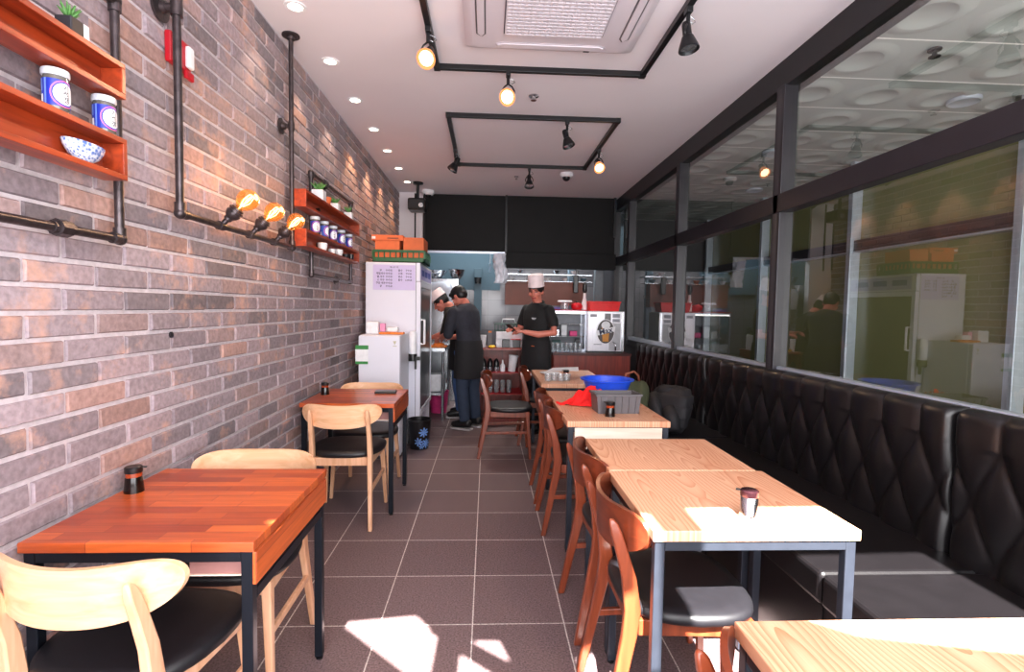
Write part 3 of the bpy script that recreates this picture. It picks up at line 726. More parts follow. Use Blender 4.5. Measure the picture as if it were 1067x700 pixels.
# bowl
t = thing('porcelain_bowl', 'blue and white speckled porcelain bowl in the lower near shelf box', 'bowl', (-1.145, 1.545, 1.759))
MB().lathe([(.022, 0), (.024, .006), (.05, .022), (.066, .045), (.071, .062), (.068, .062), (.06, .044), (.04, .02), (.0, .014)], n=32, cap=False).build('bowl_body', 'bowlmat', t, smooth=True)
t.scale = (.46, 1.0, .88); 
# small items
def plant(x, y, z, label, potm, two=False, s=1.0):
    t = thing('succulent_plant', label, 'potted plant', (x, y, z), 0, 'small plants on the pipe shelves')
    MB().box((-.026*s, -.026*s, 0), (.026*s, .026*s, .05*s)).build('pot', potm, t, bevel=.003)
    if two: MB().box((-.026*s, .026*s, 0), (.026*s, .05*s, .05*s)).build('pot', 'pot', t, bevel=.003)
    rnd = random.Random(int(y*100)); mb = MB()
    for k in range(16):
        a = rnd.uniform(0, 2*PI); l = rnd.uniform(.03, .055)*s; q = rnd.uniform(.3, .9)
        p0 = V((0, 0, .045*s)); d = V((math.cos(a)*q, math.sin(a)*q, 1)).normalized()
        mb.tube([p0, p0+d*l*.5, p0+d*l+V((math.cos(a), math.sin(a), 0))*.006], [.004*s, .0055*s, .001], 6)
    mb.build('leaves', 'succ', t, smooth=True)
plant(-1.14, 1.50, 2.09, 'spiky succulent in a dark and white pot on top of the near shelf', 'potdark', True, .85)
plant(-1.14, 3.58, 2.065, 'taller succulent in a white pot on the far shelf, nearest the bulbs', 'pot', s=1.45)
plant(-1.14, 3.95, 2.065, 'middle white-potted succulent on top of the far shelf', 'pot', s=1.15)
plant(-1.14, 4.33, 2.065, 'white-potted succulent on the far shelf, nearest the fridge', 'pot', s=1.2)
t = thing('clay_pot', 'small terracotta pot behind the taller succulent on the far shelf', 'pot', (-1.14, 3.74, 2.065)); MB().lathe([(.024, 0), (.034, .06), (.031, .06), (.02, .01)], n=20).build('pot_body', 'orange_box', t, smooth=40)
for i, (y, r, h, m_) in enumerate(((3.62, .032, .052, 'pot'), (3.84, .026, .036, 'pot'), (4.0, .032, .05, 'pot'), (4.2, .024, .036, 'potdark'), (4.36, .022, .05, 'plastic_black'))):
    t = thing('tea_cup', ['white cup in the lower far shelf box, nearest the bulbs', 'low white cup second along the lower far shelf box', 'white cup in the middle of the lower far shelf box', 'small dark cup in the lower far shelf box', 'black cup in the lower far shelf box, nearest the fridge'][i], 'cup', (-1.13, y, 1.741), 0, 'cups in the lower far shelf box')
    MB().lathe([(r*.75, 0), (r, h*.6), (r, h), (r*.9, h), (r*.7, .006), (0, .006)], n=20, cap=False).build('cup_body', m_, t, smooth=40)

# fire alarm
t = thing('fire_alarm', 'red fire alarm with white strobe on the brick wall behind the pipe', 'fire alarm', (WX+.012, 2.17, 2.28))
MB().box((0, -.09, .01), (.026, .045, .125)).build('housing', 'alarm', t, bevel=.006)
MB().box((.024, .0, .025), (.044, .04, .11)).build('strobe', 'frost', t, bevel=.008)
MB().box((.024, -.01, -.02), (.04, .042, .012)).build('sounder', 'alarm', t, bevel=.005)
# nail / hole in the brick wall
t = tag(MB().lathe([(.012, 0), (.012, .006), (.004, .008)], (WX+.007, 2.095, 1.245), 12, mtx=aim((1, 0, 0))).build('wall_plug', 'ink'), 'small black plug in the brick wall above the near table', 'plug')

# pipe lamp
def pipe_lamp():
    t = thing('pipe_wall_lamp', 'black iron pipe lamp with three glowing globe bulbs on the brick wall', 'wall lamp', (WX, 2.65, 1.7))
    O_ = V(t.location); L = lambda x, y, z: V((x, y, z))-O_; X = -1.175; ya, yb, zb = 2.055, 3.19, 1.712
    MB().tube([L(X, ya, zb), L(X, ya, CZ-.12)], PR+.001).tube([L(X, yb, zb), L(X, yb, CZ-.001)], PR).tube([L(X, ya, zb), L(X, yb, zb)], PR).build('pipe_frame', 'pipe', t, smooth=40)
    for y in (ya, yb):
        f = MB(); s = 1 if y == ya else -1
        f.ball(L(X, y, zb), .022); f.tube([L(X, y+s*.005, zb), L(X, y+s*.04, zb)], .0195); f.tube([L(X, y, zb+.005), L(X, y, zb+.04)], .0195); f.build('elbow_fitting', 'pipe', t, smooth=40)
    f = MB(); f.tube([L(X, ya, 2.44), L(X, ya, 2.53)], .021); f.tube([L(WX+.01, ya, 2.47), L(X, ya, 2.47)], .016); flange(f, L(WX+.012, ya, 2.47), (1, 0, 0), .052); f.build('wall_flange', 'pipe', t, smooth=40)
    f = MB(); f.tube([L(X, yb, 2.40), L(X, yb, 2.45)], .018); f.tube([L(WX+.01, yb, 2.425), L(X, yb, 2.425)], .012); flange(f, L(WX+.012, yb, 2.425), (1, 0, 0), .045); f.build('wall_flange', 'pipe', t, smooth=40)
    f = MB(); flange(f, L(X, yb, CZ-.001), (0, 0, -1), .05); f.build('ceiling_flange', 'pipe', t, smooth=40)
    for y in BULBY:
        d = V((.70, .06, .72)).normalized(); p = L(X, y, zb); m = aim(d)
        s = MB().tube([p-V((0, .02, 0)), p+V((0, .02, 0))], .02)
        s.lathe([(.012, 0), (.012, .035), (.018, .04), (.018, .05), (.028, .062), (.033, .075), (.033, .082), (.029, .084), (.029, .089), (.034, .091), (.034, .098), (.028, .1), (.028, .106), (.022, .108)], p, 20, mtx=m)
        so = s.build('bulb_socket', 'pipe', t, smooth=35)
        b = MB().lathe([(.014, .1), (.016, .112), (.03, .125), (.042, .145), (.046, .163), (.043, .18), (.033, .197), (.018, .207), (.0, .21)], p, 24, mtx=m, cap=False).build('globe_bulb', 'bulb', so, smooth=True)
        f = MB()
        for k in range(5):
            a = 2*PI*k/5; q = lambda r, h: p+m @ V((r*math.cos(a), r*math.sin(a), h))
            f.tube([q(.006, .125), q(.016, .155), q(.012, .185), q(.004, .19)], .0009, 6)
        f.tube([p+m @ V((0, 0, .11)), p+m @ V((0, 0, .185))], .0018, 6)
        f.build('filament', 'filament', so)
        la = bpy.data.lights.new('bulb_lamp', 'POINT'); la.energy = 2.2; la.color = (1, .6, .28); la.shadow_soft_size = .04
        lo = bpy.data.objects.new('bulb_lamp', la); COL.objects.link(lo); lo.location = O_+p+d*.165+V((.07, 0, .02))
BULBY = (2.356, 2.641, 2.93)
pipe_lamp()

# ------------------------------------------------------------------ tables
def table(label, x0, x1, y0, y1, h, topm, style, group, framem='frame', drawer=None, th=.028):
    cx, cy = (x0+x1)/2, (y0+y1)/2; a, b = (x1-x0)/2, (y1-y0)/2
    t = thing('dining_table', label, 'table', (cx, cy, 0), 0, group)
    MB().box((-a, -b, h-th), (a, b, h)).build('tabletop', topm, t, bevel=.003)
    w = .03; i = .008
    for sx in (-1, 1):
        for sy in (-1, 1):
            c = (sx*(a-i-w/2), sy*(b-i-w/2))
            lg = MB().box((c[0]-w/2, c[1]-w/2, .012), (c[0]+w/2, c[1]+w/2, h-th)).build('leg', framem, t, bevel=.003)
            MB().lathe([(.014, 0), (.014, .006), (.007, .008), (.007, .014)], (c[0], c[1], 0), 12).build('foot', 'plastic_black', lg)
    f = MB(); z1 = h-th; z0 = z1-w
    f.box((-a+i+w, -b+i, z0), (a-i-w, -b+i+w, z1)); f.box((-a+i+w, b-i-w, z0), (a-i-w, b-i, z1)); f.box((-a+i, -b+i+w, z0), (-a+i+w, b-i-w, z1))
    if drawer == '+x': f.box((a-i-w, -b+i+w, z1-.145), (a-i, b-i-w, z1-.115))
    else: f.box((a-i-w, -b+i+w, z0), (a-i, b-i-w, z1))
    f.build('frame', framem, t, bevel=.002)
    if drawer == '+x':
        d = MB().box((a-.2, -b+.06, z1-.088), (a-.02, b-.06, z1-.012), 0).box((a-.205, -b+.055, z1-.092), (a-.02, b-.055, z1-.088), 1).build('drawer', [mat('drawer_side', rgb(150, 105, 100), .6), 'palewood'], t)
        MB().box((a-.022, -b+.012, z1-.095), (a+.002, b-.012, z1-.004)).build('drawer_front', 'butchy', d, bevel=.003)
    if drawer == '-y':
        d = MB().box((-a+.06, -b+.05, z1-.105), (a-.06, .1, z1-.034)).build('drawer', 'palewood', t)
        MB().box((-a+.045, -b+.004, z1-.125), (a-.045, -b+.02, z1-.004)).build('drawer_front', 'palewood', d, bevel=.002)
    return t
GL = 'red-brown butcher block tables along the brick wall'; GR = 'pale ash tables along the banquette'
table('near red-brown butcher block table against the brick wall', -1.215, -.612, 1.375, 2.005, .74, 'butch', 0, GL, drawer='+x')
table('far red-brown butcher block table with the phone on it', -1.2, -.595, 3.36, 3.97, .74, 'butch', 0, GL, drawer='+x')
table('pale table at the bottom right corner with sun across it', .505, 1.13, .44, .99, .75, 'ash0', 1, GR, 'greyframe', th=.032)
table('pale sunlit table with the chrome shaker on it', .477, 1.085, 1.41, 1.957, .75, 'ash1', 1, GR, 'greyframe', th=.032)
table('bare pale table joined behind the sunlit table', .48, 1.065, 1.963, 2.45, .75, 'ash2', 1, GR, 'greyframe', th=.032)
table('pale table holding the blue basin, red cloth and grey crate', .45, 1.035, 2.83, 3.89, .75, 'ash3', 1, GR, 'greyframe', drawer='-y', th=.034)
table('farthest pale table with papers and cups, in front of the chef', .455, 1.04, 4.24, 5.23, .75, 'ash4', 1, GR, 'greyframe', th=.034)

# ------------------------------------------------------------------ chairs (local: faces +y)
def chair(wz, wx):
    t = thing('dining_chair', '', 'chair')
    # seat pad
    def outline(s, z):
        p = []
        for k in range(40):
            a = 2*PI*k/40; c, s_ = math.cos(a), math.sin(a)
            e = lambda q: math.copysign(abs(q)**.62, q)
            y = e(s_)*.215; w = .232 if y > -.02 else .232-.035*((-.02-y)/.195)
            p.append(V((e(c)*w*s, y*s+.005, z)))
        return p
    MB().loft([outline(.93, .428), outline(.985, .434), outline(1.0, .446), outline(.99, .459), outline(.94, .467), outline(.8, .471), outline(.45, .468), outline(.1, .466)]).build('seat', 'seatblk', t, smooth=50)
    # frame under seat
    f = MB().box((-.175, .15, .378), (.175, .172, .43)).box((-.165, -.19, .378), (.165, -.168, .43))
    for s in (-1, 1): f.bar((s*.17, -.17, .404), (s*.185, .16, .404), .02, .05)
    f.build('seat_frame', wz, t, bevel=.003)
    for s in (-1, 1):
        MB().bar((s*.207, .195, 0), (s*.185, .165, .43), .022, .022, w1=.034, d1=.036).build('leg', wz, t, bevel=.005)
        # rear leg and post, flat blade shape
        path = [(-.275, 0, .030, .024), (-.235, .2, .036, .026), (-.2, .38, .046, .028), (-.192, .46, .05, .028), (-.205, .56, .044, .027), (-.228, .64, .038, .026), (-.247, .70, .034, .024), (-.256, .728, .026, .02), (-.262, .742, .012, .01)]
        rings = []
        for y, z, d, w in path:
            x = s*(.176 if z < .45 else .176-.006*(z-.45)/.3)
            if z < .4: x = s*(.176+.018*(.4-z)/.4)
            rings.append([V((x-w/2, y-d/2, z)), V((x+w/2, y-d/2, z)), V((x+w/2, y+d/2, z)), V((x-w/2, y+d/2, z))])
        MB().loft(rings).build('leg', wz, t, bevel=.006, smooth=30)
        MB().bar((s*.186, -.235, .235), (s*.195, .178, .245), .018, .026).build('stretcher', wz, t, bevel=.004)
    # curved backrest plank
    W_, TH = .243, .015; nu = 36; nv = 8
    def pl(front):
        def fn(u, v):
            q = math.sin((u-.5)*PI); x = q*W_
            y = -.262+.092*abs(q)**2.2
            hh = .071*(1-min(1, abs(q))**5*.9999)**.5 if abs(q) < 1 else .002
            zc = .694+.022*q*q
            w = 2*v-1
            z = zc+hh*w*(1-.0*q)
            yy = y-.05*(z-.70)
            return V((x*(1 if front else .995), yy+(TH if front else 0), z))
        return fn
    mb = MB(); mb.grid(pl(True), nu, nv); a0 = len(mb.v); mb.grid(pl(False), nu, nv)
    n1 = nu+1
    per = [i for i in range(n1)]+[j*n1+nu for j in range(1, nv+1)]+[nv*n1+i for i in range(nu-1, -1, -1)]+[j*n1 for j in range(nv-1, 0, -1)]
    for k in range(len(per)):
        i, j = per[k], per[(k+1) % len(per)]; mb.f.append([i, j, a0+j, a0+i]); mb.m.append(0)
    mb.build('backrest', wx, t, smooth=45)
    return t
cl = chair('lightwood', 'lightwoodx'); cr_ = chair('redwood', 'redwoodx')
GCL = 'light wood chairs along the brick wall'; GCR = 'red-brown chairs along the aisle'
def seat_at(first, proto, x, y, rz, label, grp):
    if first: proto.location = (x, y, 0); proto.rotation_euler = (0, 0, rz); proto['label'] = label; proto['group'] = grp
    else: dup(proto, (x, y, 0), rz, label, grp)
seat_at(1, cl, -.945, 1.445, -.09, 'light wood chair nearest the viewer, its back at the bottom left corner', GCL)
seat_at(0, cl, -.925, 1.93, PI, 'light wood chair facing us across the near butcher block table', GCL)
seat_at(0, cl, -.895, 3.40, 0.02, 'light wood chair with its back to us at the far butcher block table', GCL)
seat_at(0, cl, -.885, 3.87, PI, 'light wood chair facing us behind the far butcher block table', GCL)
F = -PI/2
seat_at(1, cr_, .645, 1.69, F, 'red-brown chair with sun on its seat at the table with the chrome shaker', GCR)
seat_at(0, cr_, .655, 2.24, F+.03, 'red-brown chair at the bare joined pale table', GCR)
seat_at(0, cr_, .63, 3.25, F, 'red-brown chair at the table with the basin, nearer the viewer', GCR)
seat_at(0, cr_, .63, 3.76, F, 'red-brown chair at the table with the basin, farther from the viewer', GCR)
seat_at(0, cr_, .21, 4.84, F, 'red-brown chair standing out in the aisle before the men', GCR)
seat_at(0, cr_, .60, 5.30, F, 'red-brown chair tucked at the end of the farthest pale table', GCR)
seat_at(0, cr_, .665, .745, F, 'red-brown chair of which only the back tip shows by the corner table', GCR)

# ------------------------------------------------------------------ banquette
def banquette():
    t = thing('banquette_bench', 'long black leather banquette with button-tufted back under the windows', 'bench', (1.5, 3.3, 0))
    O_ = V(t.location)
    ds, zr = .2035, (.49, .69, .89)
    def module(y0, y1, phase):
        z0, n = .43, int((y1-y0)/.0085)
        def top(y): return 1.025-.008*(y-1.6)
        nv = 64
        def hgt(y, z):
            e = min((y-y0), (y1-y)); ed = 1-max(0, 1-e/.03)**2*1.0
            s = (y-phase)/ds; tt = (z-.69)/.2
            # buttons at s integer (row .69) and half (rows .49/.89)
            a = (s+tt/2*1.0); b_ = (s-tt/2*1.0)
            if z <= .89:
                v = abs(math.sin(PI*a))*abs(math.sin(PI*b_)); h = min(1, (v*v+.0025)**.13)
                da = abs(a-round(a)); db = abs(b_-round(b_))
            else:
                k = (z-.89)/.13
                sh = s+.5
                v = abs(math.sin(PI*sh)); h = min(1, (v*v+.0025)**.15)*(1-.0*k)
            return .042*h*ed
        mb = MB()
        def fn(u, v):
            y = y0+.003+(y1-y0-.006)*u; tz = top(y); z = z0+(tz-z0)*v
            zz = z
            h = hgt(y, min(z, tz))
            q = max(0, (z-(tz-.04))/.04); xx = 1.80-h - .0
            if q > 0: xx += .045*(1-math.sqrt(max(0, 1-q*q)))
            return V((xx, y, z))-O_
        mb.grid(fn, n, nv)
        # top, back, ends
        k = len(mb.v); row = nv*(n+1)
        mb.add([V((1.845, y0+.003, top(y0)))-O_, V((1.845, y1-.003, top(y1)))-O_, V((1.845, y1-.003, z0))-O_, V((1.845, y0+.003, z0))-O_], [(0, 1, 2, 3)])
        top_i = [row+i for i in range(n+1)]; mb.f.append(top_i+[k+1, k]); mb.m.append(0)
        l_i = [j*(n+1) for j in range(nv+1)]; mb.f.append(l_i[::-1]+[k+3, k][0:2] if False else l_i+[k, k+3]); mb.m.append(0)
        r_i = [j*(n+1)+n for j in range(nv+1)]; mb.f.append(r_i[::-1]+[k+2, k+1] if False else [*r_i[::-1], k+2, k+1]); mb.m.append(0)
        bo = mb.build('backrest_panel', 'leather', t, smooth=60)
        bt = 0
        for zi, z in enumerate(zr):
            kk = math.floor((y0-phase)/ds)-1
            while True:
                y = phase+ds*(kk+(0 if zi == 1 else .5)); kk += 1
                if y > y1-.02: break
                if y < y0+.02 or y < .9: continue
                MB().ball(V((1.795, y, z))-O_, (.007, .010, .010), 10, 6).build('button', 'leather', bo, smooth=True); bt += 1
    module(-.2, 1.868, 1.786); module(1.872, 4.12, 1.927); module(4.124, 6.08, 4.18)
    for y0, y1 in ((-.2, 1.728), (1.732, 3.66), (3.664, 5.2), (5.204, 6.08)):
        MB().box(V((1.19, y0, .335))-O_, V((1.80, y1, .455))-O_).build('seat_cushion', 'leather', t, bevel=.018, seg=3)
    MB().box(V((1.205, -.2, .0))-O_, V((1.80, 6.08, .335))-O_).build('base', 'leather', t, bevel=.004)
    for y in (.6, 1.73, 2.7, 3.66, 4.6): MB().bar(V((1.203, y, .02))-O_, V((1.203, y, .33))-O_, .006, .006).build('piping', 'leather', t)
banquette()

# ------------------------------------------------------------------ table top things
def sauce(x, y, z, rz, label, kind):
    t = thing('sauce_bottle', label, 'condiment bottle', (x, y, z), rz, 'sauce bottles on the tables')
    r = .026
    if kind == 'soy':
        MB().lathe([(r*1.12, 0), (r*1.12, .004), (r*.95, .05), (r*.93, .052)], n=24).build('sauce_fill', 'soy', t, smooth=40)
        MB().lathe([(r*.93, .05), (r*.92, .066)], n=24).build('glass_neck', 'amber', t, smooth=40)
    else:
        MB().lathe([(r*1.08, 0), (r*1.1, .004), (r*1.0, .012), (r*.98, .064), (r*.9, .067)], n=24).build('bottle_body', 'chrome', t, smooth=40)
    MB().lathe([(r, .066), (r*1.02, .068), (r*1.02, .083), (r*.9, .086)], n=24).build('lid', 'plastic_black' if kind == 'soy' else 'darkchrome', t, smooth=40)
    MB().cbox((r*1.1, 0, .081), (.02, .012, .005)).build('spout', 'plastic_black', t, bevel=.002)
M['darkchrome'] = mat('dark_plum_chrome', rgb(62, 34, 40), .15, metal=.6)
sauce(-1.17, 1.757, .74, .3, 'soy sauce bottle with black lid on the near butcher block table', 'soy')
sauce(-1.14, 3.70, .74, .3, 'soy sauce bottle on the far butcher block table by the wall', 'soy')
sauce(.80, 1.505, .75, 2.6, 'chrome sauce shaker in the sun patch on the pale table', 'chrome')
sauce(.724, 2.97, .75, 2.6, 'dark sauce bottle in front of the grey crate', 'soy')
sauce(.70, 4.52, .75, 2.6, 'dark sauce bottle on the farthest pale table behind the red cloth', 'soy')
t = tag(MB().box((-.075, -.04, 0), (.075, .04, .018)).build('phone', 'plastic_black', bevel=.005), 'black phone lying on the far butcher block table', 'phone'); t.location = (-.73, 3.78, .74); t.rotation_euler = (0, 0, .05)

# grey crate (open bin)
def crate():
    t = thing('plastic_bin', 'grey ribbed plastic bin on the table beside the red cloth', 'bin', (.79, 3.12, .75), .04)
    a, b, h = .135, .085, .105; w = .006
    mb = MB()
    def ring(s, z, o): return [V((sx*(a*s-o), sy*(b*s-o), z)) for sx, sy in ((-1, -1), (1, -1), (1, 1), (-1, 1))]
    mb.loft([ring(.92, 0, 0), ring(1, h, 0), ring(1.06, h, 0), ring(1.06, h+.012, 0), ring(1.0, h+.012, w), ring(.93, .006, w)], cap=True)
    mb.build('bin_body', 'greyplastic', t, bevel=.002)
    mb = MB()
    for k in range(6):
        x = -a*.8+a*1.6*k/5
        mb.bar((x*.93, -b*.925-.002, .004), (x, -b*1.0-.003, h), .006, .008)
    mb.build('rib', 'greyplastic', t)
    MB().box((-.04, -b*1.06-.004, h-.0), (.04, -b*1.0, h+.012)).build('handle', 'greyplastic', t, bevel=.002)
    MB().box((a*1.0, -.03, h-.05), (a*1.06+.006, .03, h+.012)).build('handle', 'greyplastic', t, bevel=.002)
crate()
t = thing('plastic_basin', 'bright blue plastic basin on the table behind the grey bin', 'basin', (.845, 3.58, .75))
MB().lathe([(.118, 0), (.122, .004), (.165, .125), (.185, .132), (.187, .14), (.18, .142), (.163, .135), (.118, .01), (0, .008)], n=40, cap=False).build('basin_body', 'blue', t, smooth=40)
def cloth():
    rnd = random.Random(3); t = thing('red_cloth', 'crumpled red cloth heaped on the table left of the grey bin', 'cloth', (.67, 3.345, .75))
    def fn(u, v):
        a = 2*PI*u; r = v
        rad = .158+.018*math.sin(3*a+1)+.012*math.sin(7*a)
        x = math.cos(a)*rad*r*(1.0); y = math.sin(a)*rad*r*.62
        f = .012*math.sin(5*a+3*r*4)+.012*math.sin(9*a-r*8)
        z = .085*(1-r**1.7)+f*r*(1-r)*5+.006
        if abs(a-2.2) < .6: z += .035*(1-r)*(1-abs(a-2.2)/.6)
        return V((x+.045*(1-r), y, max(.002, z)))
    MB().grid(fn, 64, 18).build('fabric', 'redcloth', t, smooth=True)
    MB().grid(lambda u, v: V((-.13-.085*u+.0*v, -.02+.05*(v-.5)*(1-.2*u), .004+.02*(1-abs(2*v-1))*(1-.4*u)+.006*math.sin(u*8))), 10, 8).build('tie_end', 'redcloth', t, smooth=True)
cloth()
# olive bag on the bench and jacket
t = thing('canvas_bag', 'olive green canvas bag lying between the basin and the bench', 'bag', (1.12, 4.02, .455), .1)
def bagf(u, v):
    a = 2*PI*u; w = 2*v-1
    r = .14*(1-abs(w)**8*.25); return V((w*.145, math.cos(a)*r*.8+.006*math.sin(6*a+3*w), .185+.185*math.sin(a)*(1-.1*abs(w))+.006*math.sin(4*w*3+a*3)))
mb = MB().grid(bagf, 32, 18); n = 33
mb.f.append([i for i in range(32)]); mb.m.append(0); mb.f.append([18*n+i for i in range(32)]); mb.m.append(0)
mb.build('bag_body', 'olive', t, smooth=60)
MB().tube([(-.06, -.05, .345), (-.04, -.05, .42), (.03, -.03, .435), (.08, 0, .40), (.10, .02, .33)], .009, 8).build('carry_strap', 'tan', t, smooth=True)
def jacketf(u, v):
    a = 2*PI*u; w = v
    r = math.sin(PI*min(1, .06+w*.94))**.55 if w < .995 else .05
    x = math.cos(a)*.15*r*(1+.08*math.sin(3*a)); y = math.sin(a)*.27*r*(1+.06*math.cos(5*a+w*5))
    z = .345*(1-math.cos(PI*w))/2
    z += .012*math.sin(w*PI*12)*r
    lean = .10*(z/.35)**2
    return V((x+lean*1.0, y, z))
t = thing('padded_jacket', 'charcoal padded jacket heaped on the bench seat', 'jacket', (1.40, 3.93, .455), .2); t.scale = (.88, .9, .95)
mb = MB().grid(jacketf, 40, 40); mb.f.append(list(range(40))); mb.m.append(0)
mb.build('jacket_body', 'jacket', t, smooth=60)
MB().tube([(-.07, -.16, .18), (-.09, -.24, .12), (-.10, -.28, .05)], [.06, .06, .05], 14).build('sleeve', 'jacket', t, smooth=True)
MB().tube([(-.07, .1, .24), (-.12, -.02, .20), (-.14, -.12, .07)], [.06, .06, .05], 14).build('sleeve', 'jacket', t, smooth=True)
MB().tube([(.03, .18, .27), (-.0, .05, .30), (.05, -.08, .285)], [.05, .06, .05], 12).build('collar', 'jacket', t, smooth=True)

# papers and cups on the farthest table
t = tag(MB().add([(-.15, -.1, .003), (.14, -.12, .006), (.17, .09, .02), (-.06, .14, .004)], [(0, 1, 2, 3)]).build('paper_sheet', 'frost'), 'white paper sheet on the farthest pale table', 'paper'); t.location = (.68, 4.68, .815)
t = tag(MB().lathe([(.05, 0), (.09, .012), (.1, .02), (.097, .02), (.05, .004)], n=28).build('plate', 'pot', smooth=40), 'small yellow-white plate on the farthest pale table', 'plate'); t.location = (.60, 4.87, .75)
for i in range(4):
    t = tag(MB().lathe([(.026, 0), (.034, .062), (.031, .062), (.024, .004), (0, .004)], n=18, cap=False).build('water_cup', 'clear', smooth=40), ['clear cup at the corner of the farthest pale table, nearest the aisle', 'second clear cup along the edge of the farthest pale table', 'third clear cup along the edge of the farthest pale table', 'clear cup beside the dark bottle on the farthest pale table'][i], 'cup', 'cups on the farthest pale table'); t.location = (.53+.055*i, 4.42+.02*(i % 2), .75)

# ------------------------------------------------------------------ fridges and surroundings
def fridge():
    t = thing('showcase_refrigerator', 'tall white refrigerator with dark glass door against the brick wall', 'refrigerator', (-.92, 5.68, 0))
    x0, x1, y0, y1 = -.275, .26, -.53, .5; h = 1.80
    MB().box((x0, y0, .1), (x1-.045, y1, h)).build('cabinet', 'fridge', t, bevel=.006)
    MB().box((x0+.02, y0+.01, 0), (x1-.06, y1-.01, .1)).build('plinth', 'greyplastic', t)
    g = MB().box((x1-.05, y0, .02), (x1-.02, y1, .25), 0)
    for k in range(9): g.box((x1-.022, y0+.04, .045+.022*k), (x1-.014, y1-.04, .055+.022*k), 0)
    g.build('base_grille', 'fridge', t, bevel=.002)
    MB().box((x1-.045, y0, 1.62), (x1-.005, y1, h)).build('header_panel', 'fridge', t, bevel=.003)
    mb = MB().box((x1-.006, y0+.06, 1.64), (x1-.003, y1-.06, 1.775), 0)
    for k in range(3): mb.box((x1-.004, y0+.12+.28*k, 1.68), (x1-.0015, y0+.32+.28*k, 1.74), 1)
    mb.build('header_sign', [mat('header_lilac', rgb(180, 170, 225), .4), 'lblue'], t)
    d = MB(); fw = .05; a0, a1, z0, z1 = y0, y1, .27, 1.615
    d.box((x1-.045, a0, z0), (x1, a0+fw, z1)); d.box((x1-.045, a1-fw, z0), (x1, a1, z1)); d.box((x1-.045, a0+fw, z0), (x1, a1-fw, z0+fw)); d.box((x1-.045, a0+fw, z1-fw), (x1, a1-fw, z1))
    do = d.build('door', 'fridge', t, bevel=.003)
    MB().box((x1-.03, a0+fw, z0+fw), (x1-.01, a1-fw, z1-fw)).build('door_glass', 'fridgeglass', do)
    MB().box((x1-.047, a0-.001, z0), (x1-.043, a1+.001, h)).build('gasket', 'plastic_black', do)
    MB().tube([(x1, a0+.05, 1.24), (x1+.035, a0+.05, 1.24), (x1+.035, a0+.05, 1.0), (x1, a0+.05, 1.0)], .012, 10).build('handle', 'frost', do, smooth=40)
fridge()
def menu():
    t = thing('paper_menu', 'handwritten lilac paper menu taped to the side of the tall refrigerator', 'paper notice', (-.917, 5.1485, 1.53))
    MB().box((-.205, -.001, 0), (.205, 0, .245)).build('sheet', 'paper', t)
    mb = MB()
    fn = lambda cx, cz: (lambda x, y: V((cx+x, -.0022, cz+y)))
    text_geo('메뉴 및 가격', .016, fn(0, .222), mb, 0)
    rows = ['무', '메밀국수', '물 국수', '소 국수', '구운 새우', '공']
    for k, r in enumerate(rows):
        z = .190-.031*k
        text_geo(r, .024, fn(-.13, z), mb, 0); text_geo('수수요', .024, fn(-.05, z), mb, 0)
    mb.build('writing', 'inkgrey', t, recalc=False); mb = MB()
    for k, r in enumerate(['울수', '오목', '육수', '홍수']):
        z = .190-.031*k
        text_geo(r, .024, fn(.06, z), mb, 0); text_geo('구수요' if k < 3 else 'LARGE', .022, fn(.14, z), mb, 0)
    mb.build('writing', 'inkgrey', t, recalc=False)
menu()
# green crate with orange boxes on top
t = thing('plastic_crate', 'green slatted plastic crate on top of the tall refrigerator', 'crate', (-.88, 5.42, 1.801))
a, b, h = .255, .235, .125
mb = MB().box((-a, -b, 0), (a, b, .012))
for (p, q) in (((-a, -b), (a, -b+.012)), ((-a, b-.012), (a, b)), ((-a, -b), (-a+.012, b)), ((a-.012, -b), (a, b))):
    mb.box((p[0], p[1], 0), (q[0], q[1], .05)); mb.box((p[0], p[1], h-.025), (q[0], q[1], h))
    n = 9
    for k in range(n+1):
        if abs(q[0]-p[0]) > .1: x = p[0]+(q[0]-p[0])*k/n; mb.box((x-.006, p[1], .04), (x+.006, q[1], h-.01))
        else: y = p[1]+(q[1]-p[1])*k/n; mb.box((p[0], y-.006, .04), (q[0], y+.006, h-.01))
mb.build('crate_body', 'greencrate', t)
def carton(x, y, z, d, label, lid):
    t = thing('cardboard_box', label, 'box', (x, y, z), 0, 'orange boxes in the green crate')
    MB().box((-d[0]/2, -d[1]/2, 0), (d[0]/2, d[1]/2, d[2])).build('box_body', 'orange_box', t, bevel=.002)
    if lid:
        MB().box((-d[0]/2-.035, -d[1]/2-.006, d[2]), (d[0]/2+.035, d[1]/2+.006, d[2]+.055)).build('box_lid', 'orange_box', t, bevel=.003)
        MB().box((-.15, -d[1]/2-.0075, d[2]+.015), (-.115, -d[1]/2-.0055, d[2]+.04)).build('sticker', 'frost', t); MB().box((.0, -d[1]/2-.0075, d[2]+.02), (.11, -d[1]/2-.0055, d[2]+.028)).build('lettering', 'ink', t)
carton(-1.0, 5.4, 1.814, (.24, .34, .205), 'orange lidded box in the green crate, nearer the brick wall', True)
carton(-.742, 5.4, 1.814, (.20, .34, .24), 'orange plain box in the green crate, beside the lidded one', False)

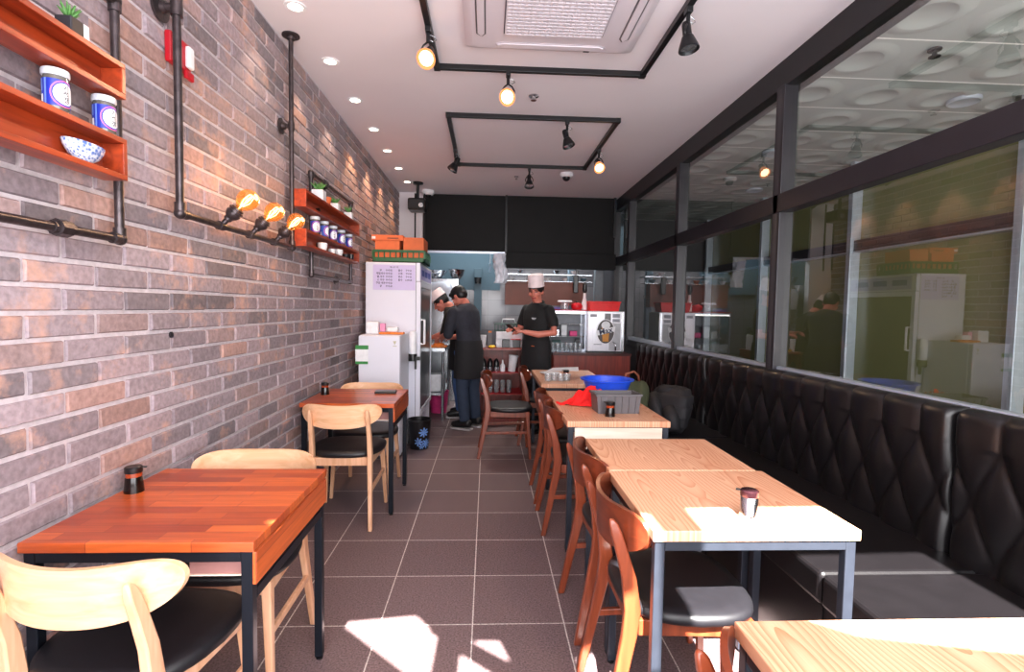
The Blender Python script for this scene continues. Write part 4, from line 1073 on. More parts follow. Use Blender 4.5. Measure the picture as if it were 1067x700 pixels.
t = thing('small_refrigerator', 'small white refrigerator in front of the tall one', 'refrigerator', (-.93, 4.87, 0))
MB().box((-.195, -.235, .03), (.165, .25, 1.115)).build('cabinet', 'fridge', t, bevel=.008)
MB().box((-.195, -.285, .06), (.165, -.24, 1.11)).build('door', 'fridge', t, bevel=.008)
MB().box((-.18, -.22, 0), (.15, .24, .03)).build('plinth', 'greyplastic', t)
MB().prism([(.105, 1.065), (.135, 1.065), (.12, 1.03)], -.001, .001, mtx=Matrix.Translation((0, -.2855, 0)) @ Matrix.Rotation(PI/2, 4, 'X')).box((.105, -.2865, 1.018), (.138, -.285, 1.024)).build('badge', mat('beige_badge', rgb(190, 186, 160), .5), t)
t = thing('wall_notice', 'white notice with green bands on the corner of the small refrigerator', 'notice', (-1.095, 4.583, .86))
MB().box((-.055, -.003, 0), (.055, 0, .165)).build('sheet', 'frost', t)
MB().box((-.055, -.0045, .13), (.058, -.003, .165)).box((-.055, -.0045, 0), (.055, -.003, .024)).build('green_band', mat('notice_green', rgb(50, 135, 62), .5), t)
# stuff on the small fridge
t = tag(MB().box((-.055, -.05, 0), (.055, .05, .11)).build('paper_carton', 'frost', bevel=.005), 'plain white carton on the small refrigerator by the wall', 'carton'); t.location = (-1.05, 4.83, 1.116)
t = tag(MB().box((-.11, -.05, 0), (.11, .05, .018)).build('snack_pack', 'food', bevel=.006), 'flat orange snack pack on the small refrigerator', 'snack pack'); t.location = (-.87, 4.78, 1.116)
t = tag(MB().box((-.05, -.04, 0), (.05, .04, .045)).build('tissue_pack', 'frost', bevel=.012), 'puffy white tissue pack on the orange snack pack', 'tissue pack'); t.location = (-.865, 4.80, 1.136)
t = tag(MB().box((-.022, -.03, 0), (.022, .03, .075)).build('pink_packet', mat('pink_packet_paper', rgb(236, 150, 190), .5), bevel=.004), 'pink packet beside the white carton on the small refrigerator', 'packet'); t.location = (-.965, 4.86, 1.136)
t = thing('cup_dispenser', 'white tube cup dispenser with black base on the tall refrigerator', 'cup dispenser', (-.725, 5.095, .80))
MB().lathe([(.035, .1), (.038, .12), (.038, .30), (.03, .33), (.0, .335)], n=20, cap=False).build('tube', 'frost', t, smooth=40)
MB().lathe([(.042, .04), (.042, .11)], n=20).build('collar', 'plastic_black', t); MB().box((.02, -.02, -.04), (.04, .0, .06)).box((.03, -.04, .05), (.075, -.02, .085)).build('bracket', 'plastic_black', t)
t = thing('waste_bin', 'black waste bin with pale blue flower print beside the tall refrigerator', 'waste bin', (-.645, 5.02, 0))
MB().lathe([(.088, 0), (.09, .005), (.112, .27), (.117, .275), (.117, .285), (.11, .285), (.086, .012), (0, .01)], n=32, cap=False).build('bin_body', 'plastic_black', t, smooth=40)
mb = MB()
fl = mat('flower_blue', rgb(110, 150, 215), .5, var=.3, scale=25)
for (cx, cz, R_, n) in ((.02, .17, .05, 8), (-.03, .08, .045, 7), (.05, .06, .05, 8), (.0, .035, .03, 6)):
    for k in range(n):
        a = 2*PI*k/n; 
        for w in (0,):
            c, s_ = math.cos(a), math.sin(a)
            pts = [(0, 0), (.5*R_, .16*R_), (.85*R_, .14*R_), (R_, 0), (.85*R_, -.14*R_), (.5*R_, -.16*R_)]
            fn = lambda x, y: (lambda zz: V(((.0895+.0225*zz/.27)*math.cos(-PI/2+.35+(cx+x)/.1), (.0895+.0225*zz/.27)*math.sin(-PI/2+.35+(cx+x)/.1), zz)))(max(.01, cz+y))
            patch(mb, (lambda x, y, fn=fn: fn(x, y)*1.0), [(p[0]*c-p[1]*s_, p[0]*s_+p[1]*c) for p in pts], 0)
mb.v = [(v[0]*1.015, v[1]*1.015, v[2]) for v in mb.v]
mb.build('flower_print', fl, t, recalc=False)

# ------------------------------------------------------------------ kitchen counters
def shelf_counter():
    t = thing('open_counter', 'red-brown counter with open shelves below, left of the chef', 'counter', (.18, 6.35, 0))
    x0, x1, y0, y1 = -.265, .265, -.25, .25
    b = MB().box((x0, y0, 0), (x0+.022, y1, .87)).box((x1-.022, y0, 0), (x1, y1, .87)).box((x0, y1-.02, 0), (x1, y1, .87)).box((x0, y0, 0), (x1, y1, .06)).box((x0+.02, y0, .33), (x1-.02, y1, .35)).box((x0+.02, y0, .585), (x1-.02, y1, .605))
    b.build('carcass', 'counterwood', t)
    MB().box((x0-.01, y0-.012, .87), (x1+.01, y1, .892)).build('countertop', 'counterwood', t, bevel=.003)
    for z in (.351, .606): MB().box((x0+.022, y0-.004, z), (x1-.022, y1-.02, z+.005)).build('shelf_mat', 'redmat', t)
shelf_counter()
t = thing('service_counter', 'red wooden counter front under the beer dispenser', 'counter', (1.25, 6.4, 0))
MB().box((-.455, -.28, 0), (.47, .3, .82)).build('carcass', 'counterwood', t, bevel=.003); MB().box((-.46, -.30, .82), (.48, .3, .85)).build('countertop', mat('dark_red_top', rgb(70, 26, 24), .3), t, bevel=.003)
t = thing('under_counter_fridge', 'black low cabinet behind the chef between the counters', 'cabinet', (.62, 6.55, 0))
MB().box((-.165, -.2, 0), (.16, .25, .80)).build('cabinet_body', 'plastic_black', t, bevel=.005); MB().box((-.155, -.215, .06), (.15, -.2, .78)).build('door', 'plastic_black', t, bevel=.004)
# things on open counter
def lat(name, label, cat, loc, prof, m_, group=None, n=18, extra=None):
    t = thing(name, label, cat, loc, 0, group); MB().lathe(prof, n=n).build(extra or 'body', m_, t, smooth=40); return t
cupp = [(.028, 0), (.036, .1), (.033, .1), (.026, .004)]
BL = ['black squeeze bottle nearest the men on the upper red shelf', 'middle black squeeze bottle on the upper red shelf', 'black squeeze bottle nearest the white one on the upper red shelf']
for i in range(3):
    t = lat('squeeze_bottle', BL[i], 'bottle', (-.035+.075*i, 6.2, .611), [(.030, 0), (.032, .01), (.032, .055)], 'steel', 'bottles on the upper red shelf', extra='bottle_body'); MB().lathe([(.033, .055), (.034, .1), (.02, .14), (.008, .155)], n=18).build('cap', 'plastic_black', t, smooth=40)
t = lat('squeeze_bottle', 'white squeeze bottle on the upper red shelf', 'bottle', (.19, 6.2, .611), [(.03, 0), (.031, .07), (.012, .1), (.006, .13)], 'frost', extra='bottle_body'); MB().lathe([(.013, .1), (.008, .14)], n=12).build('cap', 'frost', t)
t = lat('cup_stack', 'leaning stack of white cups on the upper red shelf', 'cup stack', (.30, 6.2, .611), [(.045, 0), (.055, .18), (.06, .19), (.055, .2)], 'frost', extra='cups'); t.rotation_euler = (0, .12, 0)
for i in range(5):
    lat('water_glass', ['glass nearest the men on the lower red shelf', 'second glass on the lower red shelf', 'middle glass on the lower red shelf', 'fourth glass on the lower red shelf', 'glass nearest the chef on the lower red shelf'][i], 'glass', (-.03+.075*i, 6.2, .357), [(.024, 0), (.03, .02), (.032, .15), (.029, .15), (.022, .012)], 'clear', 'glasses on the lower red shelf', extra='glass_body')
lat('cup_stack', 'stack of white paper cups at the end of the open counter', 'cup stack', (-.045, 6.25, .893), [(.028, 0), (.038, .14), (.04, .15), (.03, .15)], 'frost', extra='cups')
t = thing('cutlery_holder', 'black cutlery box on the open counter beside the paper cups', 'holder', (.035, 6.25, .893)); MB().box((-.03, -.03, 0), (.03, .03, .18)).build('holder_body', 'greyplastic', t, bevel=.003); MB().box((-.02, -.02, .18), (.02, .02, .2)).build('contents', 'food', t)
t = tag(MB().ball((0, 0, .018), (.045, .03, .018)).build('lemon_slices', 'yellow', smooth=True), 'yellow packet lying on the open counter edge', 'packet'); t.location = (.06, 6.15, .893)
t = thing('counter_appliance', 'white appliance with two black bins on the open counter', 'appliance', (.23, 6.36, .893))
MB().box((-.12, -.06, .0), (.2, .12, .02)).box((-.12, -.06, .1), (.2, .12, .19)).box((-.12, 0, .02), (.2, .12, .1)).build('housing', 'frost', t, bevel=.006)
for x in (-.045, .085): MB().box((x, -.11, .0), (x+.09, -.03, .095)).build('drip_bin', 'plastic_black', t, bevel=.004)
MB().box((.06, -.105, .095), (.18, -.03, .105)).build('red_lid', 'redmat', t)
t = thing('bottle_rack', 'dark green bottle crate on the white appliance', 'crate', (.25, 6.42, 1.083))
mb = MB().box((-.16, -.08, 0), (.16, .08, .02))
for k in range(9): x = -.155+.31*k/8; mb.box((x-.006, -.08, 0), (x+.006, -.07, .09)); mb.box((x-.006, .07, 0), (x+.006, .08, .09))
mb.box((-.16, -.085, .08), (.16, .085, .1)); mb.build('crate_body', 'darkgreen', t)
MB().tube([(-.07, 0, .1), (-.06, 0, .15), (.08, 0, .15), (.1, 0, .1)], .008, 8).build('handle', 'frost', t, smooth=True)

# beer dispenser with badge
def dispenser():
    t = thing('beer_dispenser', 'white beer dispenser with oval badge on the red counter', 'beer dispenser', (1.435, 6.4, .851))
    w, d, h = .225, .2, .50
    MB().box((-w, -d, .015), (w, d, h)).build('housing', mat('brushed_pale_steel', rgb(228, 226, 234), .3, metal=.25, var=.05, scale=5, stretch=(12, 12, .3)), t, bevel=.008)
    MB().box((-w+.02, -d+.02, 0), (w-.02, d-.02, .015)).build('feet', 'plastic_black', t)
    MB().box((w-.035, -d-.004, .02), (w-.02, -d, h-.01)).build('edge_trim', 'steel', t)
    mb = MB()
    for a_, b_, m_ in (((-w+.03, -d-.002, h-.07), (-w+.11, -d, h-.035), mat('panel_grey', rgb(150, 150, 160), .4)), ((-.02, -d-.002, h-.13), (.055, -d, h-.025), mat('panel_dark', rgb(95, 92, 95), .3)), ((.075, -d-.002, h-.075), (.165, -d, h-.03), mat('panel_grey', rgb(150, 150, 160), .4)), ((.075, -d-.002, h-.13), (.165, -d, h-.09), mat('panel_grey', rgb(150, 150, 160), .4)), ((.04, -d-.001, .03), (.175, -d, h-.14), mat('panel_silver', rgb(185, 186, 192), .3))):
        MB().box(a_, b_).build('front_panel', m_, t)
    mb = MB(); Y = -d-.003
    f = lambda dy, cx=-.005, cz=.255: (lambda x, y: V((cx+x*1.2, Y-dy, cz+y*1.2)))
    patch(mb, f(0), circ(.092, ry=.125, n=36), 0); patch(mb, f(.0006), circ(.086, ry=.119, n=36), 1)
    patch(mb, f(.0012), [(-.03, -.1), (.03, -.1), (.04, .03), (-.04, .03)], 2)
    patch(mb, f(.0013), [(-.012, -.095), (.014, -.095), (.018, -.02), (-.016, -.02)], 3)
    patch(mb, f(.0014), circ(.045, 0, .065, ry=.04), 0); patch(mb, f(.0012), rect(-.04, .028, .04, .045), 3)
    patch(mb, f(.0018), [(-.1, -.045), (.09, .0), (.1, .055), (-.09, .01)], 0)
    ca, sa = math.cos(.24), math.sin(.24)
    text_geo('Max', .082, (lambda x, y: f(.0026)(x*ca-y*sa-.0, x*sa+y*ca*1.0+.005)), mb, 4)
    patch(mb, f(.001, -.1, .1), rect(-.04, -.006, .04, .006), 5)
    mb.build('badge', ['frost', 'maxdark', 'gold', 'gold', 'navy', mat('faint_grey', rgb(180, 180, 190), .5)], t, recalc=False)
    MB().tube([(.09, -d-.002, .13), (.11, -d-.03, .11), (.115, -d-.03, .03)], .010, 8).build('tap', 'chrome', t, smooth=True)
dispenser()
t = thing('red_tray', 'red plastic tub on top of the beer dispenser', 'tub', (1.43, 6.4, 1.352))
mb = MB(); q = lambda s, z, o=0: [V((sx*(.185*s-o), sy*(.13*s-o), z)) for sx, sy in ((-1, -1), (1, -1), (1, 1), (-1, 1))]
mb.loft([q(.94, 0), q(1.03, .105), q(1.08, .107), q(1.08, .12), q(1.02, .12), q(.93, .01)]); mb.build('tub_body', 'red', t, bevel=.003)
# glass showcase
def showcase():
    t = thing('glass_showcase', 'glass display case with lit shelves left of the beer dispenser', 'display case', (.965, 6.45, .851))
    w, d, h = .235, .15, .50
    f = MB()
    for sx in (-1, 1):
        for sy in (-1, 1): f.cbox((sx*w, sy*d, h/2), (.014, .014, h))
    f.box((-w, -d, h-.02), (w, d, h)); f.box((-w, -d, 0), (w, d, .03)); f.build('case_frame', 'silver', t)
    for z in (.18, .33): MB().box((-w, -d+.01, z), (w, d, z+.006)).build('glass_shelf', 'clear', t)
    MB().box((-w, -d-.001, h-.035), (w, -d+.01, h-.018)).build('light_strip', emis('case_light', (1, .97, .92, 1), 3), t)
    MB().box((-w, d-.005, .03), (w, d, h)).build('back_panel', mat('case_back', rgb(130, 132, 140), .5), t)
    MB().box((-w-.01, -d-.01, h), (w+.01, d, h+.012)).build('red_top', 'redmat', t)
showcase()
for i in range(7): lat('drinking_glass', ['drinking glass %s the row in front of the display case' % k for k in ('at the chef end of', 'second from the chef end in', 'third from the chef end in', 'in the middle of', 'third from the dispenser in', 'second from the dispenser in', 'nearest the dispenser in')][i], 'glass', (.80+.055*i, 6.235, .851), [(.020, 0), (.026, .02), (.027, .115), (.024, .115), (.018, .012)], 'clear', 'glasses in front of the display case', extra='glass_body')
for i, (x, z, s, m_, lb) in enumerate(((.86, 1.037, (.08, .08, .08), 'steel', 'steel tin on the case shelf nearest the chef'), (.96, 1.037, (.07, .07, .135), 'frost', 'tall white stack in the middle of the display case'), (1.08, 1.037, (.09, .08, .06), 'pink', 'pink pack on the middle case shelf'), (1.13, .885, (.05, .06, .12), 'plastic_black', 'black box low in the display case'), (.87, .885, (.1, .08, .1), 'teal', 'teal box low in the display case'))):
    t = tag(MB().cbox((0, 0, s[2]/2), s).build('packaged_goods', m_, bevel=.006), lb, 'package', 'goods in the display case'); t.location = (x, 6.47, .851+(z-.851) if z > .9 else .882)
t = tag(MB().box((-.075, -.06, 0), (.075, .06, .03)).build('purple_tray', 'purple', bevel=.005), 'purple tray on top of the display case', 'tray'); t.location = (.82, 6.42, 1.364)
t = thing('lidded_container', 'clear container with wide white lid on the display case', 'container', (.96, 6.42, 1.364)); MB().lathe([(.05, 0), (.055, .09)], n=20).build('tub_body', 'clear', t, smooth=40); MB().lathe([(.09, .09), (.095, .1), (.085, .115)], n=24).build('lid', 'frost', t, smooth=40)
t = thing('red_pot', 'red round lidded pot on the display case', 'pot', (1.11, 6.42, 1.364)); MB().lathe([(.05, 0), (.07, .03), (.07, .055), (.055, .08), (.0, .09)], n=24, cap=False).build('pot_body', 'red2', t, smooth=40) if 'red2' in M else MB().lathe([(.05, 0), (.07, .03), (.07, .055), (.055, .08), (.0, .09)], n=24, cap=False).build('pot_body', 'redmat', t, smooth=40); MB().ball((0, 0, .095), .012).build('knob', 'plastic_black', t)
t = thing('white_bottle', 'white bottle with dark top beside the red tub', 'bottle', (1.205, 6.42, 1.364)); MB().lathe([(.032, 0), (.034, .09), (.018, .15), (.016, .21)], n=20).build('bottle_body', 'pot', t, smooth=40); MB().lathe([(.018, .21), (.03, .24), (.025, .32), (.0, .34)], n=16).build('stopper', 'plastic_black', t, smooth=40)

# back kitchen: work table, steel shelf, bowls, bag, fittings
t = thing('work_table', 'stainless steel work table where the two men prepare food', 'table', (-.86, 6.65, 0))
MB().box((-.36, -.42, .835), (.36, .62, .88)).build('table_top', 'steel', t, bevel=.004)
for sx in (-1, 1):
    for sy in (-.38, .58): MB().lathe([(.018, 0), (.018, .835)], (sx*.33, sy, 0), 12).build('leg', 'steel', t)
MB().box((-.34, -.38, .3), (.34, .58, .32)).build('under_shelf', 'steel', t)
t = tag(MB().box((-.1, -.09, 0), (.1, .09, .02)).ball((0, 0, .03), (.07, .05, .03)).build('cutting_board', 'food', bevel=.003), 'chopping board with orange food under the men\'s hands', 'cutting board'); t.location = (-.59, 6.38, .881)
t = thing('pink_bucket', 'pink bucket on the floor under the work table', 'bucket', (-.62, 6.75, 0)); t.scale = (1, 1, .8); MB().lathe([(.1, 0), (.13, .34), (.135, .35), (.125, .35), (.1, .01)], n=24).build('bucket_body', 'pink', t, smooth=40)
t = thing('storage_tub', 'white tub standing on the lower shelf of the work table', 'tub', (-.66, 6.5, .321)); MB().box((-.14, -.1, 0), (.14, .1, .22)).build('tub_body', 'frost', t, bevel=.02)
t = thing('steel_cabinet', 'steel cabinet with white plastic cover behind the men', 'cabinet', (-.78, 7.72, 0))
MB().box((-.3, -.2, 0), (.36, .2, 1.78)).build('cabinet_body', 'steel', t, bevel=.006); MB().lathe([(.17, 0), (.19, .2), (.16, .3), (.0, .32)], (.1, -.16, 1.42), 20, cap=False).build('plastic_cover', 'bag', t, smooth=True)
for i, (dx, r, h_, lb) in enumerate(((-.17, .17, .12, 'wide steel mixing bowl on top of the steel cabinet'), (.14, .12, .14, 'steel pot beside the mixing bowl on the steel cabinet'))):
    t = tag(MB().lathe([(r*.45, 0), (r*.8, h_*.4), (r, h_), (r*1.05, h_), (r*.75, h_*.42), (0, .01)], n=28, cap=False).build('steel_bowl', 'chrome', smooth=40), lb, 'bowl', 'steel bowls on the cabinet'); t.location = (-.6+dx, 7.7, 1.781)
t = thing('steel_duct', 'dark vertical duct on the kitchen wall beside the steel cabinet', 'duct', (-.16, 8.44, 1.0)); MB().box((-.06, -.1, 0), (.06, .109, 1.0)).build('duct_body', 'kteal', t, bevel=.004); MB().lathe([(.05, 0), (.06, .1)], (0, -.12, .75), 16).build('valve', 'plastic_black', t)
for i, x in enumerate((.0, .09)):
    t = thing('hanging_controller', ['pale control box on a cord, nearer the duct', 'pale control box on a cord, nearer the white bag'][i], 'control box', (x+.03, 7.6, 1.95), 0, 'control boxes hanging on cords'); MB().box((-.02, -.015, -.06), (.02, .015, .06)).build('box_body', mat('pale_blue_box', rgb(150, 180, 200), .5), t, bevel=.004); MB().tube([(0, 0, .06), (.0, 0, .22)], .005, 6).build('cord', 'frost', t)
t = thing('plastic_bag', 'crumpled white plastic bag hanging at the end of the hood', 'bag', (.17, 7.3, 1.72))
def bagw(u, v):
    a = 2*PI*u; r = .06+.035*v*(1-.3*v)+.014*math.sin(5*a+9*v)+.01*math.sin(9*a-14*v)
    return V((math.cos(a)*r*(1.15-.25*v)+.02*math.sin(6*v), math.sin(a)*r*.7, .41*v))
MB().grid(bagw, 36, 24).build('bag_body', 'bag', t, smooth=True)
t = thing('steel_shelf', 'long steel shelf under the black hood with dishes', 'shelf', (.87, 7.5, 1.76))
MB().box((-.62, -.12, .085), (.62, .12, .105)).build('rail_shelf', 'steel', t, bevel=.003); MB().box((-.62, -.14, -.005), (.62, .12, .0)).build('lower_shelf', 'steel', t); MB().box((-.62, -.1, -.34), (.53, .1, -.006)).build('splash_panel', 'rustpanel', t)
for i in range(9):
    r = [.05, .04, .06, .045, .05, .055, .04, .06, .05][i]
    t = tag(MB().lathe([(r*.5, 0), (r, .05), (r*1.02, .05), (r*.6, .01)], n=18).build('kitchen_dish', ['pot', 'steel', 'pot', 'orange_box', 'pot', 'steel', 'pot', 'pot', 'kteal'][i], smooth=40), ['white dish at the bag end of the steel shelf', 'steel dish second along the shelf', 'white dish above the chef hat', 'orange dish right of the chef hat', 'white dish past the orange one', 'steel dish in the right half of the shelf', 'small white dish in the right half of the shelf', 'wide white dish near the shelf end', 'blue-grey dish at the far shelf end'][i], 'dish', 'dishes on the steel shelf'); t.location = (.33+.13*i, 7.42, 1.761 if i % 2 == 0 or i == 3 else 1.866)
t = thing('kitchen_column', 'pale blue-grey pipe column beside the hanging panel end', 'column', (1.27, 7.9, 0)); MB().box((-.05, -.05, 0), (.05, .05, 2.9)).build('column_body', mat('pale_blue_metal', rgb(150, 172, 190), .5), t, bevel=.01); MB().box((-.06, -.06, 1.55), (.06, .06, 1.6)).build('band', 'steel', t)
t = thing('kitchen_column', 'grey square column by the window end', 'column', (1.63, 7.62, 0)); MB().box((-.06, -.06, 0), (.06, .06, 2.9)).build('column_body', mat('grey_column', rgb(120, 126, 132), .5), t, bevel=.006); MB().box((-.065, -.065, 1.2), (.065, .065, 1.25)).build('band', 'steel', t)
t = thing('black_pouch', 'black bottle pouch hanging from the hood above the display case', 'pouch', (1.24, 7.3, 1.6)); MB().box((-.035, -.02, 0), (.035, .02, .25)).build('pouch_body', 'plastic_black', t, bevel=.01); MB().tube([(0, 0, .25), (0, 0, .34)], .004, 6).build('cord', 'plastic_black', t)

# ------------------------------------------------------------------ people
def ell(c, rx, ry, n=20, tilt=None):
    p = [V((rx*math.cos(2*PI*j/n), ry*math.sin(2*PI*j/n), 0)) for j in range(n)]
    if tilt: p = [tilt @ q for q in p]
    return [q+V(c) for q in p]
def limb(mb, pts, rs, n=14):
    mb.tube(pts, rs, n)
    for p, r in zip(pts, rs): mb.ball(p, r*.985, 12, 8)
def remesh(mb, name, mats, parent, voxel, smooth=6):
    o = mb.build(name, mats, None)
    md = o.modifiers.new('r', 'REMESH'); md.mode = 'VOXEL'; md.voxel_size = voxel
    if smooth: s = o.modifiers.new('s', 'SMOOTH'); s.iterations = smooth; s.factor = .5
    dg = bpy.context.evaluated_depsgraph_get(); dg.update()
    me = bpy.data.meshes.new_from_object(o.evaluated_get(dg))
    o.modifiers.clear(); old = o.data; o.data = me; bpy.data.meshes.remove(old); me.name = name
    me.materials.clear()
    for m in (mats if isinstance(mats, (list, tuple)) else [mats]): me.materials.append(M[m])
    me.polygons.foreach_set('material_index', [0]*len(me.polygons)); me.polygons.foreach_set('use_smooth', [True]*len(me.polygons))
    o.parent = parent
    return o
def hand(mb, w, d, up, s, grip=.6):
    """palm and five fingers at wrist w, pointing along d, palm normal up, thumb side s"""
    d = V(d).normalized(); up = V(up).normalized(); sd = d.cross(up).normalized()*s; up = sd.cross(d).normalized()*s
    mb.loft([[w+d*q+sd*a*ww+up*b_*.013 for a, b_ in ((-1, -1), (1, -1), (1, 1), (-1, 1))] for q, ww in ((-.01, .024), (.03, .034), (.085, .036))])
    for k in range(4):
        L_ = (.068, .076, .07, .055)[k]; o_ = w+d*.08+sd*(.027-.018*k); p = [o_]; a = .2
        for q in range(3):
            a += grip*(.5 if q == 0 else .8); p.append(p[-1]+(d*math.cos(a)-up*math.sin(a))*L_*(.45, .33, .25)[q])
        limb(mb, p, [.0092, .0086, .008, .0065], 8)
    limb(mb, [w+d*.02+sd*.024, w+d*.045+sd*.05-up*.012, w+d*.075+sd*.05-up*.03, w+d*.095+sd*.04-up*.038], [.012, .0105, .0095, .007], 8)
def head(mb, c, fw, up):
    """skull, jaw, nose, ears; fw = facing; returns frame"""
    fw = V(fw).normalized(); up = V(up); up = (up-fw*up.dot(fw)).normalized(); sd = fw.cross(up).normalized()
    m = Matrix((sd, fw, up)).transposed(); c = V(c)
    P = lambda x, y, z: c+m @ V((x, y, z))
    mb.ball(P(0, -.012, .03), (.074, .092, .085), 24, 16, mtx=m)
    mb.ball(P(0, .012, -.03), (.062, .074, .085), 24, 16, mtx=m)
    mb.ball(P(0, .055, -.088), (.03, .026, .024), 14, 10, mtx=m)
    limb(mb, [P(0, .082, .012), P(0, .098, -.018), P(0, .105, -.03)], [.010, .012, .014])
    for s in (-1, 1):
        mb.ball(P(s*.013, .094, -.033), (.009, .010, .007), 10, 8, mtx=m); mb.ball(P(s*.077, -.008, -.012), (.010, .022, .034), 12, 8, mtx=m)
        mb.ball(P(s*.045, .058, -.025), (.026, .022, .022), 12, 8, mtx=m); mb.ball(P(s*.03, .076, .024), (.028, .012, .008), 12, 8, mtx=m)
    mb.ball(P(0, .088, -.058), (.024, .012, .007), 12, 8, mtx=m); mb.ball(P(0, .085, -.068), (.020, .012, .007), 12, 8, mtx=m)
    return P, m
def paint(o, P, m):
    me = o.data; inv = m.inverted(); c = P(0, 0, 0)
    for p in me.polygons:
        q = inv @ (p.center-c)
        if q.y > .05:
            ax = abs(q.x)
            if ((ax-.031)/.015)**2+((q.z-.004)/.0065)**2 < 1: p.material_index = 2
            elif ((ax-.032)/.022)**2+((q.z-.027+.1*abs(ax-.032))/.0055)**2 < 1: p.material_index = 3
            elif (q.x/.026)**2+((q.z+.063)/.010)**2 < 1: p.material_index = 1
BODY = ['skin', 'lips', 'eyew', 'hair']
def torso(mb, rows, g=0):
    mb.loft([ell(c, rx+g, ry+g) for c, rx, ry in rows])

def person(label, loc, rz, pose):
    t = thing('person', label, 'person', loc, rz)
    J = pose
    mb = MB()
    torso(mb, J['torso'])
    limb(mb, J['neck'], [.056, .052, .05])
    P, m = head(mb, J['head'], J['face'], J['hup'])
    for s in ('L', 'R'):
        limb(mb, J['arm'+s], [.055, .048, .04, .037, .026]); hand(mb, V(J['arm'+s][-1]), J['hd'+s][0], J['hd'+s][1], J['hd'+s][2], .55)
        limb(mb, J['leg'+s], [.088, .075, .056, .052, .04]); a = V(J['leg'+s][-1])
        f = V(J['foot'+s]); limb(mb, [a+V((0, 0, -.03))-f*.03, a+f*.06+V((0, 0, -.04)), a+f*.14+V((0, 0, -.052))], [.038, .036, .026])
    b = remesh(mb, 'body', BODY, t, .0068, 5); paint(b, P, m)
    # clothes
    sh = MB(); torso(sh, J['torso'][1:], .016)
    sl = J['sleeve']
    for s in ('L', 'R'):
        A = [V(p) for p in J['arm'+s]]; k = sl
        pts = A[:k]; 
        if J.get('cut'): pts = pts[:-1]+[pts[-2].lerp(pts[-1], J['cut'])]
        sh.tube(pts, [.064, .062, .057, .05, .04][:len(pts)], 16); sh.ball(pts[0], .064); 
        for p, r in zip(pts[1:-1], [.063, .056, .049]): sh.ball(p, r)
    nk = [V(p) for p in J['neck']]; sh.tube([nk[0], nk[0].lerp(nk[1], .55)], [.068, .063], 16)
    remesh(sh, 'shirt', [J['shirtm']], t, .011, 5)
    pt = MB()
    torso(pt, J['torso'][:3], .014)
    for s in ('L', 'R'):
        Lg = [V(p) for p in J['leg'+s]]; pt.tube(Lg, [.1, .09, .072, .068, .062], 16)
        for p, r in zip(Lg[:-1], [.1, .09, .072, .068]): pt.ball(p, r*.99)
    remesh(pt, 'trousers', [J['pantm']], t, .012, 5)
    for s in ('L', 'R'):
        a = V(J['leg'+s][-1]); f = V(J['foot'+s]); k = MB()
        limb(k, [a+V((0, 0, -.02))-f*.035, a+f*.06+V((0, 0, -.032)), a+f*.145+V((0, 0, -.046))], [.05, .046, .036])
        so = remesh(k, 'shoe', ['shoe'], t, .009, 4)
        zb = a.z-.09
        k = MB(); 
        pr = [(-.085, .036), (-.07, .045), (.0, .046), (.1, .048), (.16, .04), (.185, .02)]
        sd = f.cross(V((0, 0, 1)))
        ring = [a+f*q+sd*w for q, w in pr]+[a+f*q-sd*w for q, w in pr[::-1]]
        k.loft([[V((p.x, p.y, .001)) for p in ring], [V((p.x, p.y, .018)) for p in ring]]); k.build('shoe_sole', J['sole'], so)
    return t, P, m

def hair_cap(t, P, m, low=.0, name='hair', fringe=False):
    mb = MB()
    mb.ball(P(0, -.018, .04), (.084, .1, .086), 24, 16, mtx=m)
    mb.ball(P(0, -.045, .0), (.076, .066, .075), 20, 12, mtx=m)
    if fringe: mb.ball(P(0, .052, .075), (.068, .036, .026), 18, 10, mtx=m)
    for s in (-1, 1): mb.ball(P(s*.072, -.005, .012), (.012, .03, .03), 12, 8, mtx=m)
    return remesh(mb, name, ['hair'], t, .008, 2)

def toque(t, P, m, h=.135, rim=.0):
    mb = MB()
    prof = [(.094, .052), (.096, .056), (.094, .10), (.097, .052+h*.7), (.094, .052+h*.93), (.082, .052+h), (.0, .055+h)]
    mm = m @ Matrix.Diagonal((.92, 1.05, 1))
    mb.lathe(prof, P(0, -.012, 0), 32, mtx=mm, cap=False)
    mb.lathe([(.098, .05), (.098, .085), (.0945, .086)], P(0, -.012, 0), 32, mtx=mm, cap=False)
    return mb.build('chef_hat', 'hat', t, smooth=50)

# local frame: facing -y, left hand at +x
def std(h=1.0):
    return dict(
        torso=[((0, .0, .80*h), .15, .10), ((0, .0, .90*h), .165, .112), ((0, 0, 1.0*h), .155, .105), ((0, 0, 1.12*h), .15, .10), ((0, .005, 1.25*h), .172, .108), ((0, .01, 1.35*h), .175, .095), ((0, .012, 1.41*h), .12, .07), ((0, .012, 1.435*h), .06, .055)],
        neck=[(0, .012, 1.40*h), (0, .0, 1.455*h), (0, -.01, 1.50*h)], head=(0, -.02, 1.565*h), face=(0, -1, -.1), hup=(0, 0, 1),
        legL=[(.09, 0, .86*h), (.095, -.005, .66*h), (.1, -.015, .46*h), (.1, .005, .3*h), (.1, .03, .095)], legR=[(-.09, 0, .86*h), (-.095, -.005, .66*h), (-.1, -.015, .46*h), (-.1, .005, .3*h), (-.1, .03, .095)],
        footL=(.15, -.99, 0), footR=(-.15, -.99, 0))
